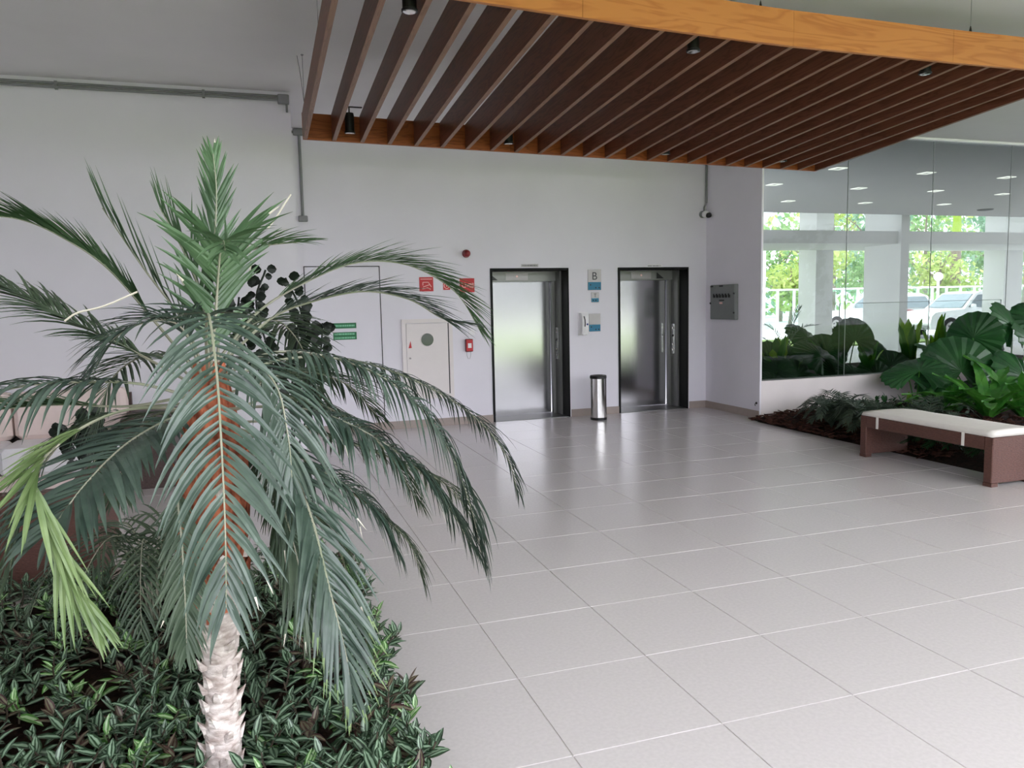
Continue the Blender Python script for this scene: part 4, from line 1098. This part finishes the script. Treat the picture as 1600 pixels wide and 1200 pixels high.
dark_plant(.22, 6.2, [[(.12, 6.2, 1.1), (.02, 6.2, 1.6), (.1, 6.2, 1.86)], [(.3, 6.2, 1.1), (.35, 6.2, 1.5), (.24, 6.2, 1.8)], [(.4, 6.2, .9), (.48, 6.2, 1.25), (.5, 6.2, 1.45)], [(.05, 6.25, 1.0), (-.12, 6.25, 1.4), (-.1, 6.2, 1.66)], [(.25, 6.15, 1.0), (.3, 6.15, 1.3), (.32, 6.15, 1.5)]], 'tall near-black round-leaved plant in a pale pot behind the palm crown', .17, .36)
dark_plant(-1.2, 6.3, [[(-1.15, 6.3, .6), (-1.2, 6.3, .85)], [(-1.28, 6.3, .55), (-1.36, 6.3, .74)], [(-1.1, 6.3, .5), (-1.05, 6.3, .7)]], 'small round-leaved plant in a pale pot between the two sofas', .13, .3)
# ---------------------------------------------------------------- reflected scene, built beyond the glass: pillars, slab, fence, cars, trees
struct('column', bx(((16.6, 16.80, -.2), (16.88, 18.12, 5.2), 'concrete')), 'wide white pillar at the edge of the covered area')
struct('column', bx(((16.08, 19.5, -.2), (16.71, 20.28, 5.2), 'concrete')), 'square white pillar left of the wide one')
struct('column', bx(((23.61, 19.5, -.2), (24.41, 20.29, 5.2), 'concrete')), 'square white pillar at the right frame edge')
struct('slab', bx(((4, 16.9, 2.95), (34, 19.4, 3.28), 'concrete'), ((4, 19.4, 3.02), (34, 20.6, 3.28), 'concrete')), 'white canopy slab crossing the pillars')
lw = MB(); lw.add([(4, 21.0, 0), (40, 21.0, 0), (60, 60, .6), (-20, 60, .6)], [(0, 1, 2, 3)], 'lawn')
lw = bx(((6, 20.2, -.05), (22.2, 24.5, .02), 'lawn'))
o = thing('lawn', lw, (14, 22, 0), 'strip of bright lawn before the fence', 'lawn', kind='stuff')
fence = root('glass_fence', (28, 29.5, 0), 'white framed glass fence along the driveway', 'fence')
fx = 15.2
while fx < 44:
    part('post', bx(((fx-.05, 29.46, -.02), (fx+.05, 29.54, 1.93), 'whitemetal')), fence)
    part('glass_panel', bx(((fx+.055, 29.495, .15), (fx+.83, 29.505, 1.87), 'fglass')), fence)
    fx += .885
part('top_rail', bx(((15.1, 29.45, 1.87), (44.2, 29.55, 1.95), 'whitemetal')), fence)
r = root('garden_lamp', (30.2, 28.3, 0), 'white globe lamp on a post by the fence', 'lamp')
m = MB(); m.tube([(30.2, 28.3, -.03), (30.2, 28.3, 2.2)], .06, 'whitemetal', 10); part('post', m, r)
m = MB(); m.lathe((30.2, 28.3, 2.38), [(.2*math.sin(math.pi*k/10)+.002, -.2*math.cos(math.pi*k/10)) for k in range(11)], 'globe', 16); m.smooth = True; part('globe', m, r)
r = root('white_post', (20.8, 28.5, 0), 'tall plain white post by the fence, near the return wall', 'post')
m = MB(); m.tube([(20.8, 28.5, -.03), (20.8, 28.5, 4.0)], .09, 'whitemetal', 12); m.lathe((20.8, 28.5, 4.0), [(.11, 0), (.11, .05)], 'whitemetal', 12); part('post', m, r)

def car(name, loc, rz, lab, paint='carpaint'):
    r = root(name, (0, 0, 0), lab, 'car', 'parked cars')
    prof = [(-.88, .32), (-.92, .55), (-.86, .80), (-.70, .92), (.62, 1.03), (1.28, 1.58), (1.6, 1.65), (2.75, 1.63), (3.1, 1.52), (3.42, 1.05), (3.46, .75), (3.44, .32)]
    m = MB(); W = .88; n = len(prof); vs = []
    def inset(z): return 0 if z < 1.03 else (z-1.03)*.28
    for (x, z) in prof: vs.append((x, -W+inset(z), z))
    for (x, z) in prof: vs.append((x, W-inset(z), z))
    fs = [tuple(range(n-1, -1, -1)), tuple(range(n, 2*n))] + [(i, (i+1) % n, n+(i+1) % n, n+i) for i in range(n)]
    m.add(vs, fs, paint); part('body', m, r)
    for sy in (-1, 1):
        def wp(x, z): return (x, sy*(W-inset(z)+.006), z)
        for q in ([(.80, 1.08), (1.36, 1.52), (1.66, 1.54), (1.66, 1.08)], [(1.73, 1.08), (1.73, 1.54), (2.38, 1.54), (2.45, 1.08)], [(2.52, 1.08), (2.45, 1.54), (2.78, 1.52), (3.1, 1.12)]):
            m = MB(); a = [wp(*p) for p in q]; b = [(x, y-sy*.02, z) for x, y, z in a]
            m.add(a+b, [(0, 1, 2, 3) if sy < 0 else (3, 2, 1, 0), (4, 5, 6, 7), (0, 1, 5, 4), (1, 2, 6, 5), (2, 3, 7, 6), (3, 0, 4, 7)], 'carglass'); part('side_window', m, r)
        for x in (0, 2.6):
            m = MB(); m.lathe((x, sy*.80-.1, .34), [(.37, 0), (.40, .02), (.40, .2), (.37, .22)], 'tyre', 22, 'y'); wh = part('wheel', m, r)
            m = MB(); m.lathe((x, sy*.895-.02, .34), [(.24, 0), (.25, .02), (.24, .04)], 'plate', 18, 'y')
            for k in range(5):
                a = k*2*math.pi/5; m.box((x+.13*math.cos(a)-.02, sy*.925-.006, .34+.13*math.sin(a)-.02), (x+.13*math.cos(a)+.04, sy*.925+.006, .34+.13*math.sin(a)+.04), 'black')
            part('rim', m, wh)
        m = bx(((.90, sy*.86, 1.06), (1.06, sy*1.0, 1.2), paint, .03)); part('wing_mirror', m, r)
        m = bx(((3.42, sy*.55-.22, .84), (3.475, sy*.55+.22, 1.0), 'red')); part('tail_lamp', m, r)
        m = bx(((-.90, sy*.62-.16, .66), (-.84, sy*.62+.16, .80), 'lens')); part('head_lamp', m, r)
    m = MB(); m.add([(.68, -.74, 1.07), (.68, .74, 1.07), (1.26, .66, 1.55), (1.26, -.66, 1.55), (.63, -.74, 1.08), (.63, .74, 1.08), (1.22, .66, 1.57), (1.22, -.66, 1.57)], [(0, 1, 2, 3), (4, 5, 6, 7), (0, 1, 5, 4), (2, 3, 7, 6)], 'carglass'); part('windscreen', m, r)
    m = MB(); m.add([(3.14, -.6, 1.5), (3.14, .6, 1.5), (3.44, .7, 1.08), (3.44, -.7, 1.08), (3.1, -.6, 1.5), (3.1, .6, 1.5), (3.4, .7, 1.08), (3.4, -.7, 1.08)], [(0, 1, 2, 3), (7, 6, 5, 4), (0, 1, 5, 4), (2, 3, 7, 6)], 'carglass'); part('rear_window', m, r)
    m = bx(((-.96, -.8, .34), (-.86, .8, .50), 'panelgrey', .03), ((3.42, -.8, .36), (3.52, .8, .55), paint, .03), ((3.462, -.25, .62), (3.472, .25, .74), 'plate'), ((3.455, -.7, .8), (3.468, .7, .815), 'grey')); part('bumper', m, r)
    r.location = loc; r.rotation_euler = (0, 0, rz)
    return r
car('car', (23.55, 22.35, 0), 0, 'white car parked side-on behind the big leaves, front wheel showing')
car('car', (24.25, 27.0, 0), -math.pi/2, 'white car seen from behind, just right of the wide pillar')
car('car', (28.75, 22.5, 0), 0, 'white car with dark windows at the right frame edge')

# trees
def tree(x, y, h, rx, key, lab, cat='tree', trunk=.16, n=900, base=.25, grp='trees beyond the fence'):
    r = root('tree', (x, y, -.02), lab, cat, grp)
    m = MB(); m.tube([(x, y, -.05), (x+.1, y, h*.3), (x-.05, y, h*.6), (x, y, h*.85)], [trunk, trunk*.8, trunk*.5, trunk*.2], 'bark', 8)
    for k in range(5):
        a = k*1.3+x; m.tube([(x, y, h*(.3+.08*k)), (x+math.cos(a)*rx*.4, y+math.sin(a)*rx*.4, h*(.45+.08*k)), (x+math.cos(a)*rx*.7, y+math.sin(a)*rx*.7, h*(.55+.07*k))], [trunk*.4, trunk*.25, trunk*.1], 'bark', 5)
    part('trunk', m, r)
    rng = random.Random(int(x*31+y*17)); lm = MB()
    blobs = []
    for k in range(11):
        a, q = rng.uniform(0, 6.28), rng.uniform(.1, .75)
        blobs.append((V3((x+math.cos(a)*rx*q, y+math.sin(a)*rx*q, h*(base+(1-base)*rng.uniform(.12, .86)))), rx*rng.uniform(.35, .55)))
    for k in range(n):
        c, R = blobs[k % len(blobs)]
        d = V3((rng.gauss(0, 1), rng.gauss(0, 1), rng.gauss(0, 1))).normalized()
        p = c+V3((d.x*R, d.y*R, d.z*R*.8))*rng.uniform(.75, 1.08)
        if p.z < .2: continue
        nn = (d+V3((rng.gauss(0, .5), rng.gauss(0, .5), rng.gauss(0, .5)))).normalized(); u = nn.orthogonal().normalized(); v = nn.cross(u)
        a = rng.uniform(0, 6.28); u, v = u*math.cos(a)+v*math.sin(a), v*math.cos(a)-u*math.sin(a)
        s = rng.uniform(.10, .22)*(.6+rx*.22)
        lm.add([p-u*s, p-v*s*.5+nn*s*.15, p+u*s, p+v*s*.5+nn*s*.15], [(0, 1, 2, 3)], key)
    part('crown', lm, r, kind='stuff')
    return r
TR = [(17.8, 29.5, 3.2, 1.6, 'treeC'), (20.6, 31.5, 4.2, 2.0, 'treeB'), (22.3, 28.6, 3.2, 1.5, 'treeA'), (25.2, 31, 4.6, 1.9, 'treeA'), (27.6, 29.3, 3.8, 1.7, 'treeB'), (30.2, 32.5, 6.8, 2.4, 'treeC'), (31.6, 29.5, 4.3, 1.8, 'treeA'), (34.8, 33.5, 7.4, 2.6, 'treeB'), (35.4, 29.8, 4.6, 1.9, 'treeB'), (38.6, 33, 7.6, 2.8, 'treeC'), (40, 29.8, 5.0, 2.1, 'treeA'), (43.5, 32.5, 7.2, 2.8, 'treeB'), (24.0, 36, 5.2, 2.6, 'treeC'), (28.5, 37.5, 6.4, 2.8, 'treeB'), (33, 38.5, 8.0, 3.2, 'treeA'), (19.5, 36.5, 4.4, 2.4, 'treeB'), (46.5, 37, 8.5, 3.4, 'treeC')]
names = {'treeA': 'sunlit yellow-green tree', 'treeB': 'mid-green tree', 'treeC': 'blue-green tree'}
ordr = sorted(range(len(TR)), key=lambda i: TR[i][0]/TR[i][1])
posn = ['nearest the return wall', 'second from the return wall', 'third from the return wall', 'left of the first square pillar', 'just left of the first square pillar', 'behind the first square pillar', 'just right of the first square pillar', 'left of the wide pillar', 'behind the wide pillar', 'just right of the wide pillar', 'left of the globe lamp', 'behind the globe lamp', 'right of the tall palm trunk', 'left of the last pillar', 'behind the last pillar', 'right of the last pillar', 'at the right frame edge']
for rank, i in enumerate(ordr):
    x, y, h, rx, key = TR[i]; x, y, h, rx = x*1.17, y*1.17, h*1.12, rx*1.05
    tree(x, y, h, rx, key, '%s beyond the fence, %s' % (names[key], posn[rank]))
# wooded slope closing the view
wd = MB(); rng = random.Random(3)
for k in range(5200):
    x = rng.uniform(8, 80); y = 51+rng.uniform(0, 5); top = 2.6+max(0, min(1, (x-27)/18))*7.6+1.0*math.sin(x*.7)+.6*math.sin(x*1.9)
    z = rng.uniform(.1, top); s = rng.uniform(.25, .5)
    nn = V3((rng.gauss(0, .6), -1+rng.gauss(0, .5), .4+rng.gauss(0, .5))).normalized(); u = nn.orthogonal().normalized(); v = nn.cross(u)
    a = rng.uniform(0, 6.28); u, v = u*math.cos(a)+v*math.sin(a), v*math.cos(a)-u*math.sin(a); p = V3((x, y+z*.25, z))
    wd.add([p-u*s, p-v*s*.55+nn*.06, p+u*s, p+v*s*.55+nn*.06], [(0, 1, 2, 3)], ('treeA', 'treeB', 'treeC', 'treeB')[(int(x*.8)+k % 2) % 4])
thing('woodland', wd, (42, 52, 0), 'pale green wooded slope far behind the fence', 'woodland', kind='stuff')
r = root('tall_palm', (38.7, 35.1, 0), 'tall palm trunk with ringed grey bark beyond the fence', 'palm')
m = MB(); pts = [(38.7, 35.1, -.05+.28*k) for k in range(18)]; m.tube(pts, [.34-.005*k+(.012 if k % 2 else 0) for k in range(18)], 'bark', 14); part('trunk', m, r)
m = MB(); m.tube([(38.7, 35.1, 4.6), (38.7, 35.1, 5.0), (38.7, 35.1, 6.2), (38.7, 35.1, 7.2)], [.23, .24, .2, .12], 'crown', 12); part('crownshaft', m, r, 'yellow-green crownshaft')
for k in range(9):
    a = k*.7; o = V3((math.cos(a), math.sin(a), 0)); b = V3((38.7, 35.1, 7.1))
    frond(r, 'treeB', [b, b+o*.8+UP*.9, b+o*1.9+UP*1.0, b+o*2.8+UP*.2], .2, 26, .6, .06, 55, .5, rad=.03, rkey='crown', dry=0, merge=True)
# behind the camera: lawn and hedge that the steel doors and the bin reflect
o = thing('lawn', bx(((-30, -18, -.08), (40, -1.2, -.02), 'lawn')), (5, -9, 0), 'lawn behind the viewer', 'lawn', kind='stuff')
wd = MB(); rng = random.Random(5)
for k in range(4500):
    x = rng.uniform(-26, 40); y = -29-rng.uniform(0, 4); z = rng.uniform(.1, 6.2+.8*math.sin(x*.5)); s = rng.uniform(.3, .6)
    nn = V3((rng.gauss(0, .6), 1+rng.gauss(0, .5), .4+rng.gauss(0, .5))).normalized(); u = nn.orthogonal().normalized(); v = nn.cross(u); p = V3((x, y, z))
    wd.add([p-u*s, p-v*s*.6, p+u*s, p+v*s*.6], [(0, 1, 2, 3)], 'hedge')
thing('hedge', wd, (5, -30, 0), 'row of trees behind the viewer', 'hedge', kind='stuff')
